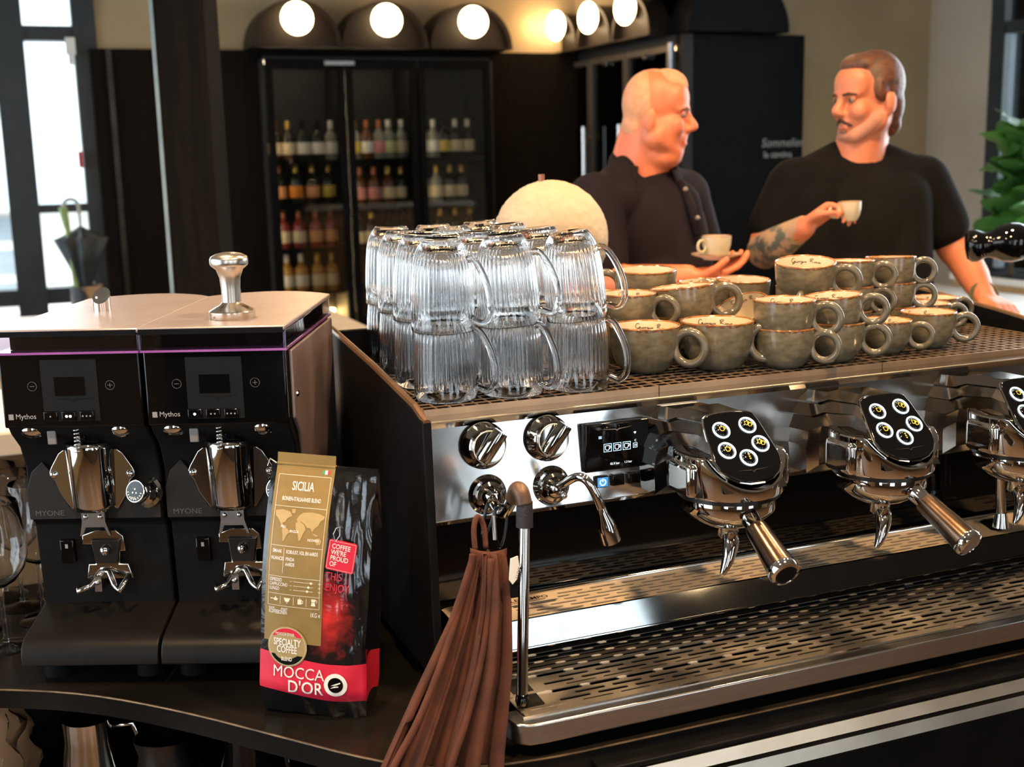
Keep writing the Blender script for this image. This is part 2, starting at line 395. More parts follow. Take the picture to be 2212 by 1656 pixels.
# ------------------------------------------------------------ bottle fridge
fr = thing('bottle_fridge', 'tall black bottle fridge with three glass doors', 'fridge', (1.41,5.0,.7))
FX = [(.79,1.205),(1.215,1.605),(1.615,2.035)]
m = MB(); m.box((.77,5.40,.7),(2.06,5.45,2.165)); m.box((.77,5.0,.7),(.785,5.4,2.165)); m.box((2.04,5.0,.7),(2.06,5.4,2.165)); m.box((.77,5.0,.7),(2.06,5.4,.72)); m.box((.77,5.0,2.15),(2.06,5.4,2.165))
obj('carcass', m, K['inside'], fr)
for x in (1.205,1.605): obj('divider', MB().box((x,5.0,.72),(x+.012,5.4,2.15)), K['inside'], fr)
SH = [(1.63,1.40,1.16,.92), (1.63,1.38,1.14,.92), (1.63,1.38,1.14,.92)]
for k, (x0, x1) in enumerate(FX):
    dd = obj('door', MB().box((x0,4.955,.72),(x0+.035,4.995,2.15)).box((x1-.035,4.955,.72),(x1,4.995,2.15)).box((x0+.035,4.955,2.10),(x1-.035,4.995,2.15)).box((x0+.035,4.955,.72),(x1-.035,4.995,.76)), K['cab_black'], fr, bevel=.003)
    obj('glass_pane', MB().box((x0+.035,4.972,.76),(x1-.035,4.978,2.10)), K['thin_glass'], dd)
    obj('light_strip', MB().box((x0+.004,5.004,.80),(x0+.012,5.012,2.10)), bpy.data.materials.get('fridge_side_fill') or emit('fridge_side_fill', (1.0,.74,.45), 9.0), fr)  # glowing strips added inside the doors to brighten the bottles
    for z in SH[k]:
        obj('shelf', MB().box((x0+.003,5.02,z-.012),(x1-.003,5.4,z)), K['cab_black'], fr)
obj('light_strip', MB().box((.80,5.37,.74),(1.19,5.395,.78)), emit('warm_led_strip', (1.0,.62,.22), 40.0), fr)
obj('light_strip', MB().box((1.23,5.03,2.13),(1.60,5.05,2.148)), emit('fridge_led_strip', (1.0,.80,.55), 12.0), fr)
obj('light_strip', MB().box((.80,5.03,2.13),(1.19,5.05,2.148)), bpy.data.materials['fridge_led_strip'], fr)
obj('door_label', MB().box((1.10,4.948,2.12),(1.26,4.954,2.14)), mat('pale_sticker', (.35,.40,.44), .4, c2=(.3,.35,.4)), fr)
GL = {'dark': mat('dark_bottle_glass', (.012,.016,.010), .08, c2=(.016,.020,.012), spec=.6),
      'rose': mat('rose_wine_bottle', (.30,.05,.045), .10, c2=(.24,.035,.03), spec=.6),
      'gold': mat('golden_bottle', (.48,.27,.06), .12, c2=(.40,.20,.04), spec=.6),
      'clear': mat('pale_spirit_bottle', (.26,.27,.22), .10, c2=(.22,.23,.19), spec=.6),
      'brown': mat('brown_bottle', (.13,.05,.02), .10, c2=(.10,.035,.012), spec=.6)}
def lab(n, c): return mat(n+'_paper', c, .6, c2=tuple(v*.86 for v in c), nscale=40)
LB = {'cream': lab('cream', (.78,.68,.45)), 'orange': lab('orange', (.85,.30,.02)), 'peach': lab('peach', (.80,.38,.16)), 'yellow': lab('yellow', (.82,.62,.10)),
      'white': lab('white', (.78,.78,.72)), 'pink': lab('pink', (.70,.28,.26)), 'lime': lab('lime', (.70,.72,.35))}
FO = {'gold': mat('gold_foil', (.62,.42,.10), .35, .8, c2=(.55,.36,.08)), 'black': K['black_satin'], 'red': mat('copper_foil', (.45,.17,.08), .35, .7, c2=(.4,.14,.06)), 'white': mat('white_foil', (.70,.68,.62), .45, c2=(.64,.62,.57))}
def mk(mb, nm): 
    me = mb.mesh(nm)
    for p_ in me.polygons: p_.use_smooth = True
    me.set_sharp_from_angle(angle=math.radians(50)); return me
def bot(gl, lb, fo):
    a = mk(MB().lathe([(0,0),(.032,0),(.034,.003),(.034,.125),(.031,.14),(.018,.160),(.0125,.172),(.0120,.215),(0,.215)], 18), 'glass_body')
    b = mk(MB().lathe([(.0343,.035),(.0346,.036),(.0346,.100),(.0343,.101)], 18), 'paper_label')
    c = mk(MB().lathe([(.0128,.178),(.0130,.179),(.0130,.222),(.010,.225),(0,.225)], 14), 'foil_capsule')
    a.materials.append(GL[gl]); b.materials.append(LB[lb]); c.materials.append(FO[fo]); return a, b, c
BCACHE = {}
ORD = ['first', 'second', 'third', 'fourth', 'fifth', 'sixth', 'seventh']
SHN = ['top', 'second', 'third', 'bottom']
def bottle(door, shelf, k, x, gl, lb, fo, dy=0.0, s=1.0):
    if (gl, lb, fo) not in BCACHE: BCACHE[(gl, lb, fo)] = bot(gl, lb, fo)
    a, b, c = BCACHE[(gl, lb, fo)]
    t = thing('bottle', '%s bottle with %s label, %s from left, %s shelf, %s fridge door' % ({'clear':'pale'}.get(gl, gl), lb, ORD[k], SHN[shelf], names[door]), 'bottle', (x, 5.10+dy, SH[door][shelf]), RND.uniform(-.2,.2), 'bottles in the fridge')
    t.scale = (s*1.12, s*1.12, s*.93)
    obj('glass_body', a, None, t, local=True); obj('paper_label', b, None, t, local=True); obj('foil_capsule', c, None, t, local=True)
rows = [
 (0,0,[(.845,'dark','cream','red'),(.915,'dark','cream','gold'),(.995,'dark','white','black'),(1.075,'dark','white','black'),(1.15,'clear','white','white')]),
 (0,1,[(.855,'dark','peach','red'),(.945,'dark','orange','gold'),(1.035,'dark','peach','gold'),(1.125,'dark','yellow','gold')]),
 (0,2,[(.865,'rose','cream','red'),(.95,'rose','cream','red'),(1.04,'rose','peach','red'),(1.125,'rose','peach','red')]),
 (0,3,[(.87,'gold','white','white'),(.95,'gold','white','white'),(1.04,'gold','cream','gold'),(1.12,'gold','cream','gold')]),
 (1,0,[(1.28,'clear','yellow','gold'),(1.35,'brown','white','red'),(1.42,'clear','pink','red'),(1.475,'clear','lime','white'),(1.55,'clear','cream','white')]),
 (1,1,[(1.30,'brown','pink','red'),(1.38,'brown','pink','red'),(1.46,'brown','cream','gold'),(1.535,'dark','cream','gold')]),
 (1,2,[(1.28,'dark','cream','gold'),(1.355,'dark','cream','gold'),(1.47,'dark','white','black'),(1.55,'dark','white','black')]),
 (2,0,[(1.675,'clear','white','white'),(1.735,'clear','white','white'),(1.795,'dark','yellow','black'),(1.865,'dark','cream','white'),(1.94,'dark','cream','white')]),
 (2,1,[(1.67,'clear','cream','gold'),(1.745,'clear','cream','gold'),(1.825,'dark','cream','gold'),(1.895,'dark','cream','gold')]),
 (2,2,[(1.68,'dark','white','black'),(1.76,'dark','cream','gold'),(1.85,'dark','yellow','gold'),(1.94,'dark','cream','gold')]),
]
for dr_, sh, lst in rows:
    for k, (x, gl, lb, fo) in enumerate(lst): bottle(dr_, sh, k, x, gl, lb, fo)
for k in range(4):
    bottle(2, 3, k, 1.68+k*.09, 'dark', 'cream', 'gold')
# ------------------------------------------------------------ wine rack cabinet on the right
K['door_alu'] = mat('grey_aluminium_frame', (.16,.14,.12), .4, .6, c2=(.14,.12,.10), nscale=12)
wr_ = thing('wine_rack_cabinet', 'black wine rack cabinet with three glass doors and steel handles', 'cabinet', (2.9,4.55,0))
m = MB(); m.box((3.18,3.93,0),(3.22,5.30,2.2)); m.box((2.62,5.26,0),(3.2,5.30,2.2)); m.box((2.64,3.905,0),(3.2,3.94,2.2)); m.box((2.62,3.93,2.15),(3.2,5.3,2.2)); m.box((2.62,3.93,0),(3.2,5.3,.1))
obj('carcass', m, K['inside'], wr_)
YD = [(4.86,5.29),(4.42,4.85),(3.95,4.41)]
for k, (y0, y1) in enumerate(YD):
    dd = obj('door', MB().box((2.59,y0,.1),(2.62,y0+.02,2.15)).box((2.59,y1-.02,.1),(2.62,y1,2.15)).box((2.59,y0+.02,2.12),(2.62,y1-.02,2.15)).box((2.59,y0+.02,.1),(2.62,y1-.02,.13)), K['door_alu'], wr_)
    obj('glass_pane', MB().box((2.602,y0+.02,.13),(2.608,y1-.02,2.12)), K['thin_glass'], dd)
    yh = y1-.03 if k == 0 else y1-.02
    obj('handle', MB().tube([(2.54,yh,1.15),(2.54,yh,1.78)], .014, 12).tube([(2.54,yh,1.72),(2.60,yh,1.72)], .006, 8).tube([(2.54,yh,1.21),(2.60,yh,1.21)], .006, 8), K['brushed'], dd)
    obj('hinge', MB().box((2.575,(y0+y1)/2-.012,2.10),(2.592,(y0+y1)/2+.012,2.125)), K['brushed'], dd)
    for z in (1.96,1.84,1.72,1.60,1.48,1.36,1.24):
        obj('rack_shelf', MB().box((2.70,y0+.04,z-.012),(2.74,y1-.05,z+.008)), K['wood_shelf'], wr_)
obj('light_strip', MB().box((2.63,4.0,2.13),(2.66,5.25,2.148)), emit('rack_fill_glow', (1.0,.62,.30), 14.0), wr_)  # glowing strip added inside to bring out the shelves
obj('edge_profile', MB().box((2.585,3.925,.1),(2.615,3.95,2.16)), mat('bluish_aluminium', (.50,.55,.66), .3, 1.0, c2=(.45,.5,.6)), wr_)
ck = thing('black_tall_cabinet', 'tall plain black cabinet behind the two men', 'cabinet', (3.0,4.0,0))
obj('body', MB().box((2.69,3.87,0),(3.34,3.90,2.2)), K['cab_black'], ck, bevel=.004)
text('lettering', 'Sommelier', .062, tr(3.085,3.868,1.645) @ rot('X', 90), K['grey_print'], ck, cond=.95, shear=.2)
text('lettering', 'la cantina', .046, tr(3.10,3.868,1.592) @ rot('X', 90), K['grey_print'], ck, cond=1.0, bold=.01)
obj('side_panel', MB().box((2.625,3.875,0),(2.688,3.90,2.2)), K['hood'], ck)
m = MB(); arch(m, 2.905, 2.205, .29, 3.80, 3.998)
tag(obj('large_arch_panel', m, K['cab_black']), 'large plain black arch panel above the black cabinet', 'arch')
# ------------------------------------------------------------ bar top, high table, planter, plant
t = thing('customer_bar', 'long pale stone bar counter behind the espresso machine', 'bar', (.6,.85,0))
obj('top', MB().box((-2.4,.60,1.182),(3.4,1.0,1.222)), K['stone_bar'], t, bevel=.004)
obj('front', MB().box((-2.4,.66,0),(3.4,.95,1.182)), mat('honey_oak_panel', (.42,.23,.095), .5, c2=(.34,.18,.07), nscale=7, stretch=(1,1,6)), t)
t = thing('high_table', 'pale stone high table in front of the entrance', 'table', (-.55,2.6,0))
obj('top', MB().box((-1.9,2.12,1.03),(.62,3.5,1.07)), K['stone_bar'], t, bevel=.004)
for x in (-1.7,.4):
    for y in (2.25,3.35): obj('leg', MB().box((x-.03,y-.03,0),(x+.03,y+.03,1.03)), K['black_satin'], t)
t = thing('white_table', 'white table beside the window on the right', 'table', (3.2,2.3,0))
obj('top', MB().box((2.35,1.5,.90),(3.86,3.45,.94)), K['white_top'], t, bevel=.004)
for x in (2.45,3.76):
    for y in (1.6,3.35): obj('leg', MB().box((x-.025,y-.025,0),(x+.025,y+.025,.90)), K['black_satin'], t)
t = thing('planter_box', 'tan planter box standing along the right window', 'planter', (4.05,2.2,0))
obj('box', MB().box((3.92,.6,0),(4.22,3.38,.98)), K['planter'], t, bevel=.006)
obj('rim', MB().box((3.91,.59,.965),(4.23,3.39,.995)), K['white_top'], t)
obj('soil', MB().box((3.94,.62,.98),(4.2,3.36,.999)), K['panel_dark'], t)
LEAF = [mat('leaf_green', (.05,.17,.035), .40, c2=(.09,.26,.05), nscale=9), mat('leaf_bright', (.12,.34,.05), .42, c2=(.08,.24,.04), nscale=9)]
for m_ in LEAF:
    b_ = m_.node_tree.nodes['Principled BSDF']; b_.inputs['Transmission Weight'].default_value = .12
def leaf_mesh(nm, L_, W_, mm):
    m = MB()
    def fn(u, v):
        wd = W_*math.sin(PI*min(1, .04+.96*v)**.85)*(1 if v < .99 else .05)
        x = (u-.5)*2*wd
        return (x, L_*v, -.35*L_*v*v + .25*abs(x) + .006*math.sin(v*22)*(abs(u-.5)*2))
    m.grid(fn, 6, 10); me = m.mesh(nm)
    for p_ in me.polygons: p_.use_smooth = True
    me.materials.append(mm); return me
LM = [leaf_mesh('leaf', .22, .115, LEAF[0]), leaf_mesh('leaf', .19, .10, LEAF[1])]
for pi_, (px, py, n, hh) in enumerate([(4.06,3.13,44,.64),(4.03,2.88,44,.68),(4.06,2.5,24,.6)]):
    t = thing('potted_plant', ('leafy fiddle-leaf plant %s in the tan planter' % ('nearest the wall corner', 'in the middle', 'nearest the camera')[pi_]), 'plant', (px,py,.999), 0, 'plants in the planter')
    obj('stem', MB().tube([(px,py,.999),(px-.02,py+.01,1.3),(px+.01,py,.999+hh)], .011, 8), mat('bark', (.12,.07,.035), .8, c2=(.08,.05,.025)) if pi_ == 0 else bpy.data.materials['bark'], t)
    for k in range(n):
        o = obj('leaf', LM[k % 2], None, t, local=True)
        a = k*2.4 + pi_; z = .08 + (hh-.05)*k/n
        o.location = (.02*math.cos(a), .02*math.sin(a), z)
        o.rotation_euler = (RND.uniform(.5,1.25), RND.uniform(-.4,.4), a)
        s_ = RND.uniform(.75,1.15); o.scale = (s_, s_, s_)
# ------------------------------------------------------------ umbrella stand by the door
st = thing('umbrella_stand', 'tall dark patterned umbrella stand beside the entrance', 'umbrella stand', (-.185,4.72,0))
obj('body', MB().lathe([(0,0),(.085,0),(.075,.05),(.07,.5),(.078,1.06),(.07,1.06),(.06,.5),(0,.03)], 24, tr(-.185,4.72,0)), mat('black_gold_pattern', (.015,.013,.012), .5, c2=(.36,.22,.10), nscale=9, lo=.52, hi=.60), st, smooth=60)
um = thing('umbrella', 'black folded umbrella with flared fabric in the tall stand', 'umbrella', (-.19,4.72,.6))
obj('canopy', MB().lathe([(.006,.75),(.028,1.05),(.06,1.16),(.105,1.285),(.075,1.30),(.03,1.33),(.008,1.345)], 40, tr(-.19,4.72,0), rib=lambda r, z, a: r*(1+.22*math.cos(8*a)*min(1, r/.08))), mat('umbrella_nylon', (.012,.016,.018), .55, c2=(.02,.026,.028)), um, smooth=180)
obj('shaft', MB().tube([(-.19,4.72,.62),(-.19,4.72,1.42)], .006), K['brushed'], um)
obj('handle', MB().tube([(-.19,4.72,1.40)] + [(-.225+.035*math.cos(a),4.72,1.44+.035*math.sin(a)) for a in [PI*k/8 for k in range(9)]] + [(-.26,4.72,1.42)], .009, 10), mat('pale_handle', (.45,.46,.42), .3, c2=(.4,.41,.38)), um)
um2 = thing('umbrella', 'furled umbrella with a pale green strap in the tall stand', 'umbrella', (-.235,4.70,.6))
obj('shaft', MB().tube([(-.21,4.70,.62),(-.25,4.70,1.36)], .012), mat('green_strap', (.28,.38,.14), .6, c2=(.22,.31,.1)), um2)
obj('handle', MB().tube([(-.25,4.70,1.34),(-.262,4.70,1.44)], [.014,.02], 12), bpy.data.materials['green_strap'], um2)
# ------------------------------------------------------------ ceiling lamps
CG = emit('ceiling_lamp_glow', (1.0,.70,.40), 14.0)
wl = ['above the grinders', 'above the drip tray', 'above the glass mugs', 'above the stacked cups', 'above the men', 'in front of the fridge', 'in front of the wine rack']
for k, (x, y) in enumerate(CEIL_LAMPS):
    t = thing('ceiling_lamp', 'black cylinder ceiling spot %s' % wl[k], 'lamp', (x,y,2.85), 0, 'ceiling spots')
    obj('housing', MB().lathe([(0,3.1),(.075,3.1),(.075,2.85),(.068,2.85),(.066,2.88),(0,2.885)], 24, tr(x,y,0)), K['black_satin'], t, smooth=40)
    obj('lens', MB().lathe([(0,2.872),(.062,2.872),(.062,2.878),(0,2.878)], 24, tr(x,y,0)), CG, t)
    l = bpy.data.lights.new('ceiling_lamp_light', 'AREA'); l.shape = 'DISK'; l.size = .13; l.energy = (26, 30, 17, 17, 17, 11, 11)[k]; l.color = (1.0,.66,.36); l.spread = math.radians(150)
    o = bpy.data.objects.new('ceiling_lamp_light', l); COL.objects.link(o); o.parent = t; o.location = (0,0,-.005)
# unseen globes behind the camera, added for gold highlights on the metal
for k, x in enumerate((-1.1,.7,1.7)):
    t = thing('highlight_globe', 'added warm globe for gold highlights behind the camera, %s of three' % ORD[k], 'lamp', (x,-2.3,3.1), 0, 'added highlight globes')
    obj('cord', MB().tube([(x,-2.3,3.1),(x,-2.3,2.12)], .004, 6), K['black_satin'], t)
    obj('globe', MB().ball((x,-2.3,2.02), .11, None, 20, 12), K['globe'], t, smooth=180)

# ------------------------------------------------------------ work counter
K['counter'] = mat('black_counter_top', (.005,.0045,.004), .22, spec=.12, c2=(.011,.0095,.008), nscale=5, rvar=.10, bump=.03, bscale=120)
ct = thing('work_counter', 'black curved work counter carrying grinders and espresso machine', 'counter', (.2,.2,0))
edge = [(-2.4,.56),(-1.5,.50),(-.9,.375),(-.68,.295),(-.54,.232),(-.43,.166),(-.32,.058),(-.22,-.062),(-.126,-.175),(-.06,-.225),(.03,-.25),(.15,-.256),(1.7,-.256)]
def smooth_pts(P, it=2):
    for _ in range(it):
        Q = [P[0]]
        for a, b in zip(P, P[1:]):
            Q += [(a[0]*.75+b[0]*.25, a[1]*.75+b[1]*.25), (a[0]*.25+b[0]*.75, a[1]*.25+b[1]*.75)]
        P = Q + [P[-1]]
    return P
edge = smooth_pts(edge)
obj('top', MB().prism(edge + [(1.7,.655),(-2.4,.655)], .917, .945), K['counter'], ct)
obj('edge_strip', MB().tube([(x, y-.001, .944) for x, y in edge], .0016, 6), mat('worn_edge', (.16,.10,.05), .4, .6, c2=(.05,.035,.02), nscale=30), ct)
obj('front_panel', MB().box((.05,-.20,0),(1.7,-.17,.917)), K['black_matte'], ct)
obj('back_panel', MB().box((-2.4,.62,0),(1.7,.65,.917)), K['black_matte'], ct)
obj('under_shelf', MB().prism([(x, y+.03) for x, y in edge if x < .05] + [(.05,.62),(-2.4,.62)], .685, .70), K['black_matte'], ct)
obj('side_panel', MB().box((.03,-.17,0),(.05,.62,.917)), K['black_matte'], ct)
kd = thing('steel_drawer', 'long low drawer with two pale steel lips under the drip tray', 'drawer', (.45,-.22,.86))
obj('body', MB().box((.125,-.262,.862),(.775,-.20,.916)), K['black_satin'], kd)
obj('top_lip', MB().prism([(-.290,.908),(-.283,.922),(-.262,.925),(-.262,.906)], .120, .778, Matrix(((0,0,1,0),(1,0,0,0),(0,1,0,0),(0,0,0,1)))), K['steel_worn'], kd)
obj('black_cover', MB().box((.118,-.283,.9245),(.780,-.250,.931)), K['black_satin'], kd, bevel=.002)
obj('lower_lip', MB().prism([(-.292,.884),(-.288,.900),(-.262,.900),(-.262,.884)], .128, .79, Matrix(((0,0,1,0),(1,0,0,0),(0,1,0,0),(0,0,0,1)))), K['steel_worn'], kd)

# things on the shelf below the counter
def pitcher(x, y, r, h, rz, label, mt):
    t = thing('milk_pitcher', label, 'pitcher', (x,y,.70), rz, 'pitchers on the lower shelf'); M = wm(t)
    obj('body', MB().lathe([(0,0),(r,0),(r*1.03,.006),(r*1.0,h*.35),(r*.80,h*.75),(r*.82,h),(r*.78,h),(r*.76,h*.75),(r*.95,h*.35),(0,.004)], 28, M, rib=lambda rr, z, a: rr*(1+(.16*max(0, math.cos(a+PI))**8 if z > h*.8 else 0))), mt, t, smooth=50)
    obj('handle', MB().tube([M @ Vector(p_) for p_ in ((r*.80,0,h*.88),(r*1.5,0,h*.92),(r*1.75,0,h*.6),(r*1.5,0,h*.25),(r*.98,0,h*.22))], .0055, 8), mt, t, smooth=180)
pitcher(-.43,.335,.045,.135,-.4,'steel milk pitcher with shiny rim below the grinders', K['steel'])
pitcher(-.325,.27,.052,.115,.2,'wide dark steel milk pitcher in the middle of the lower shelf', K['dark_metal'])
pitcher(-.215,.20,.042,.14,-.9,'black milk pitcher with looped handle below the coffee bag', K['black_gloss'])
pb = thing('paper_bag', 'crumpled brown paper bag on the lower shelf at the left edge', 'bag', (-.585,.40,.70), -.45); M = wm(pb)
def pbf(u, v):
    a = 2*PI*u; sx = .075*(1-.25*v); sy = .05*(1-.35*v)
    c, s_ = math.cos(a), math.sin(a)
    px = math.copysign(abs(c)**.45, c)*sx; py = math.copysign(abs(s_)**.45, s_)*sy
    n_ = .006*math.sin(9*a+13*v)+.005*math.sin(23*v+3*a)
    return (px+n_, py+n_, .205*v)
obj('sack', MB().grid(pbf, 48, 16, M), mat('brown_paper', (.32,.18,.09), .75, c2=(.24,.13,.06), nscale=7, bump=.25, bscale=18), pb, smooth=35, solid=.001)

# ------------------------------------------------------------ grinders
K['mauve'] = mat('mauve_satin_metal', (.42,.36,.36), .33, .55, c2=(.37,.315,.315), nscale=16, bump=.02, bscale=300)
K['mauve_side'] = mat('brown_mauve_panel', (.30,.215,.195), .40, .6, c2=(.25,.18,.165), nscale=5, bump=.02, bscale=260)
K['hopper'] = glass('hopper_clear_plastic', (.93,.88,.98), .02, 1.49)
K['violet'] = mat('violet_tint_rail', (.30,.10,.34), .12, c2=(.22,.07,.26), nscale=10, coat=.5)
K['mid_print'] = mat('mid_grey_print', (.34,.33,.32), .5, c2=(.3,.29,.28), nscale=60)
K['dim_print'] = mat('dim_grey_print', (.085,.083,.08), .5, c2=(.075,.073,.07), nscale=60)
K['grey_plate'] = mat('dark_grey_plate', (.0055,.0055,.0055), .5, spec=.15, c2=(.0065,.0065,.0065), nscale=40)
K['charcoal'] = mat('charcoal_body', (.005,.0047,.0047), .55, spec=.10, c2=(.0075,.007,.0066), nscale=18, bump=.08, bscale=420)
K['tray_dark'] = mat('grinder_tray', (.009,.008,.007), .38, .1, spec=.25, c2=(.007,.006,.0055), nscale=14, bump=.03, bscale=240)
XZ = Matrix(((1,0,0,0),(0,0,1,0),(0,1,0,0),(0,0,0,1)))      # (x,z) polygon, extruded along y
YZ = Matrix(((0,0,1,0),(1,0,0,0),(0,1,0,0),(0,0,0,1)))      # (y,z) polygon, extruded along x
def ring(mb, c, R_, r, n=28, m_=8, M=None):
    """flat torus lying in the local xy plane of M at c"""
    pts = [(c[0]+R_*math.cos(2*PI*k/n), c[1]+R_*math.sin(2*PI*k/n), c[2]) for k in range(n)]
    return mb.tube(pts, r, m_, closed=True, M=M)
g = thing('coffee_grinder', 'right black coffee grinder with mauve side panel and tamper on its lid', 'grinder', (0,0,0))
obj('body', MB().prism([(.006,.455),(.006,.36),(.015,.345),(.038,.322),(.05,.29),(.05,.218),(.062,.206),(.07,.08),(.335,.08),(.335,.455)], .002, .188, YZ), K['charcoal'], g, bevel=.003)
obj('control_panel', MB().box((.002,0,.357),(.188,.02,.457)), K['black_gloss'], g, bevel=.0025)
pl = obj('display_plate', MB().box((.057,-.0012,.366),(.131,0,.448)), K['grey_plate'], g)
obj('screen', MB().box((.074,-.0018,.400),(.114,-.0012,.425)), K['black_gloss'], pl)
obj('wing_mark', MB().prism([(.068,.397),(.094,.394),(.098,.391),(.102,.394),(.124,.397),(.102,.396),(.098,.394),(.094,.396)], -.0016, -.0012, XZ), K['black_matte'], pl)
for k, bx in enumerate((.066,.090,.114)):
    b_ = obj('button', MB().box((bx-.0095,-.004,.3665),(bx+.0095,0,.3795)), K['black_gloss'], g, bevel=.0015)
    dots = MB()
    for q in range(k+1): dots.lathe([(0,0),(.0012,0),(.0012,.0004),(0,.0004)], 8, tr(bx+(q-k/2)*.005,-.0042,.373) @ rot('X', 90))
    obj('dot_mark', dots, K['grey_print'], b_)
for sx, sg in ((.044,'-'),(.147,'+')):
    m = MB(); ring(m, (0,0,0), .006, .00035, 24, 5, tr(sx,-.0004,.413) @ rot('X', 90)); m.box((sx-.003,-.0008,.4126),(sx+.003,-.0001,.4134))
    if sg == '+': m.box((sx-.0004,-.0008,.410),(sx+.0004,-.0001,.416))
    obj('touch_mark', m, K['dim_print'], g)
text('lettering', 'Mythos', .0098, tr(.018,-.0004,.3695) @ rot('X', 90), K['mid_print'], g, cond=.95)
obj('logo', MB().box((.009,-.0006,.3685),(.0155,-.0001,.376)), K['grey_print'], g)
hp = MB()
for a, b in (((-.001,-.004,.457),(.191,.000,.482)), ((-.001,.334,.457),(.191,.338,.482)), ((-.001,0,.457),(.003,.334,.482)), ((.187,0,.457),(.191,.334,.482))): hp.box(a, b)
obj('hopper', hp, K['hopper'], g, bevel=.0012)
obj('hopper_rail', MB().box((-.002,-.005,.4555),(.192,.339,.4585)), K['violet'], g)
obj('bean_tub', MB().box((.012,.02,.459),(.178,.33,.480)), K['panel_dark'], g)
lidp = [(-.0015,-.007),(.1915,-.007),(.1915,.345)] + [(.1915-.193*k/12, .345+.055*math.sin(PI*k/12)**.8) for k in range(1, 12)] + [(-.0015,.345)]
obj('lid', MB().prism(lidp, .482, .4885), K['mauve'], g, bevel=.0018)
obj('lid_edge', MB().box((.001,-.0085,.4795),(.189,-.005,.4865)), K['black_satin'], g)
hd = MB(); n = 28
vs_ = [(.0125*math.cos(2*PI*k/n), .0125*math.sin(2*PI*k/n), .4885) for k in range(n)] + [(.0125*math.cos(2*PI*k/n), .0125*math.sin(2*PI*k/n), .4885+.022+.85*.0125*math.sin(2*PI*k/n)) for k in range(n)] + [(0,0,.503)]
hd.add(vs_, [(i,(i+1)%n,n+(i+1)%n,n+i) for i in range(n)] + [(n+i,n+(i+1)%n,2*n) for i in range(n)], tr(.078,.185,0))
obj('lid_handle', hd, K['chrome'], g, smooth=50)
# chrome chute
ch = MB()
def chf(u, v):
    a = PI*(1.0+u); wv = .034-.003*v
    ff = .046*(1-.25*v*v)
    return (.097+wv*math.copysign(abs(math.cos(a))**.8, math.cos(a)), .052+ff*math.sin(a)*.92, .3265-.0935*v + .004*math.sin(PI*u)*(1-v))
ch.grid(chf, 28, 12)
obj('chute', ch, K['chrome'], g, smooth=180, solid=.0015)
obj('chute_collar', MB().lathe([(.018,.318),(.026,.318),(.026,.352),(.018,.352)], 24, tr(.099,.045,0)), K['black_gloss'], g, smooth=40)
for s_ in (-1, 1):
    P_ = [(.030,.322),(.044,.312),(.056,.292),(.0585,.286),(.0585,.279),(.052,.273),(.046,.255),(.032,.233),(.028,.233)]
    wg = obj('chute_wing', MB().prism([(.097+s_*a, b) for a, b in P_], .040, .0435, XZ), K['steel'], g, bevel=.001)
    obj('screw', MB().ball((.097+s_*.0525,.0385,.2825), (.0052,.0035,.0052), None, 14, 8).box((.097+s_*.0525-.003,.0346,.2820),(.097+s_*.0525+.003,.0352,.2830)), K['chrome'], wg, smooth=60)
obj('spring', MB().tube([(.092+.0045*math.cos(k*.9), .014+.0045*math.sin(k*.9), .318+k*.0007) for k in range(52)], .0015, 6), K['chrome'], g, smooth=180)
for x, r in ((.030,.024),(.150,.022)): obj('fork_knob', MB().ball((x,.034,.352), (r,.026,.017), None, 20, 10), K['chrome'], g, smooth=180)
obj('clip_tab', MB().box((.052,.012,.331),(.064,.016,.353)), mat('grey_plastic_tab', (.20,.18,.17), .5, c2=(.17,.15,.14)), g, bevel=.0015)
FS = Matrix.Translation((.012,0,.012))
fk = obj('portafilter_fork', MB().prism([(.069,.222),(.101,.222),(.101,.206),(.104,.196),(.1075,.186),(.1045,.186),(.099,.198),(.073,.198),(.068,.186),(.065,.186),(.068,.2),(.069,.206)], .030, .034, FS @ XZ).box((.069,.030,.219),(.101,.05,.222), FS), K['brushed'], g)
for sx in (.075,.095): obj('screw', MB().ball((sx,.029,.213), (.0035,.0025,.0035), FS, 12, 6), K['chrome'], fk, smooth=180)
dl = obj('grind_dial', MB().lathe([(0,0),(.0215,0),(.0215,.004),(.017,.006),(.0155,.02),(.0165,.022),(.0165,.030),(.0150,.032),(0,.032)], 32, align((.172,.05,.253), (-.35,-.85,.28))), K['chrome'], g, smooth=40)
Md = align((.172,.05,.253), (-.35,-.85,.28)) @ tr(0,0,.0322)
obj('dial_face', MB().lathe([(0,0),(.0138,0),(.0138,.0003),(0,.0003)], 28, Md), K['black_gloss'], dl)
mk_ = MB()
for k in range(9): mk_.box((-.0006,.0098,.0004),(.0006,.0122,.0006), Md @ rot('Z', 100+k*20))
for a, b in ((0,.003),(.003,-.002),(-.003,-.002)): mk_.lathe([(0,.0004),(.0013,.0004),(.0013,.0006),(0,.0006)], 10, Md @ tr(a,b,0))
obj('dial_marks', mk_, K['white_print'], dl)
text('lettering', 'FINE', .0052, Md @ rot('Z', 0) @ tr(-.006,-.011,.0006), K['white_print'], dl, cond=.9)
obj('front_plate', MB().prism([(.004,.218),(.186,.218),(.186,.266),(.150,.262),(.120,.235),(.060,.235),(.045,.275),(.028,.300),(.012,.285),(.004,.262)], .044, .0502, XZ), mat('warm_charcoal_plate', (.014,.012,.011), .45, .1, spec=.25, c2=(.018,.0155,.014), nscale=20, bump=.05, bscale=420), g, bevel=.0008)
text('lettering', 'MYONE', .0105, tr(.012,.0435,.2235) @ rot('X', 90), K['dim_print'], g, cond=1.1)
sw = obj('power_switch', MB().box((.036,.056,.150),(.056,.068,.184)), K['black_gloss'], g, bevel=.002)
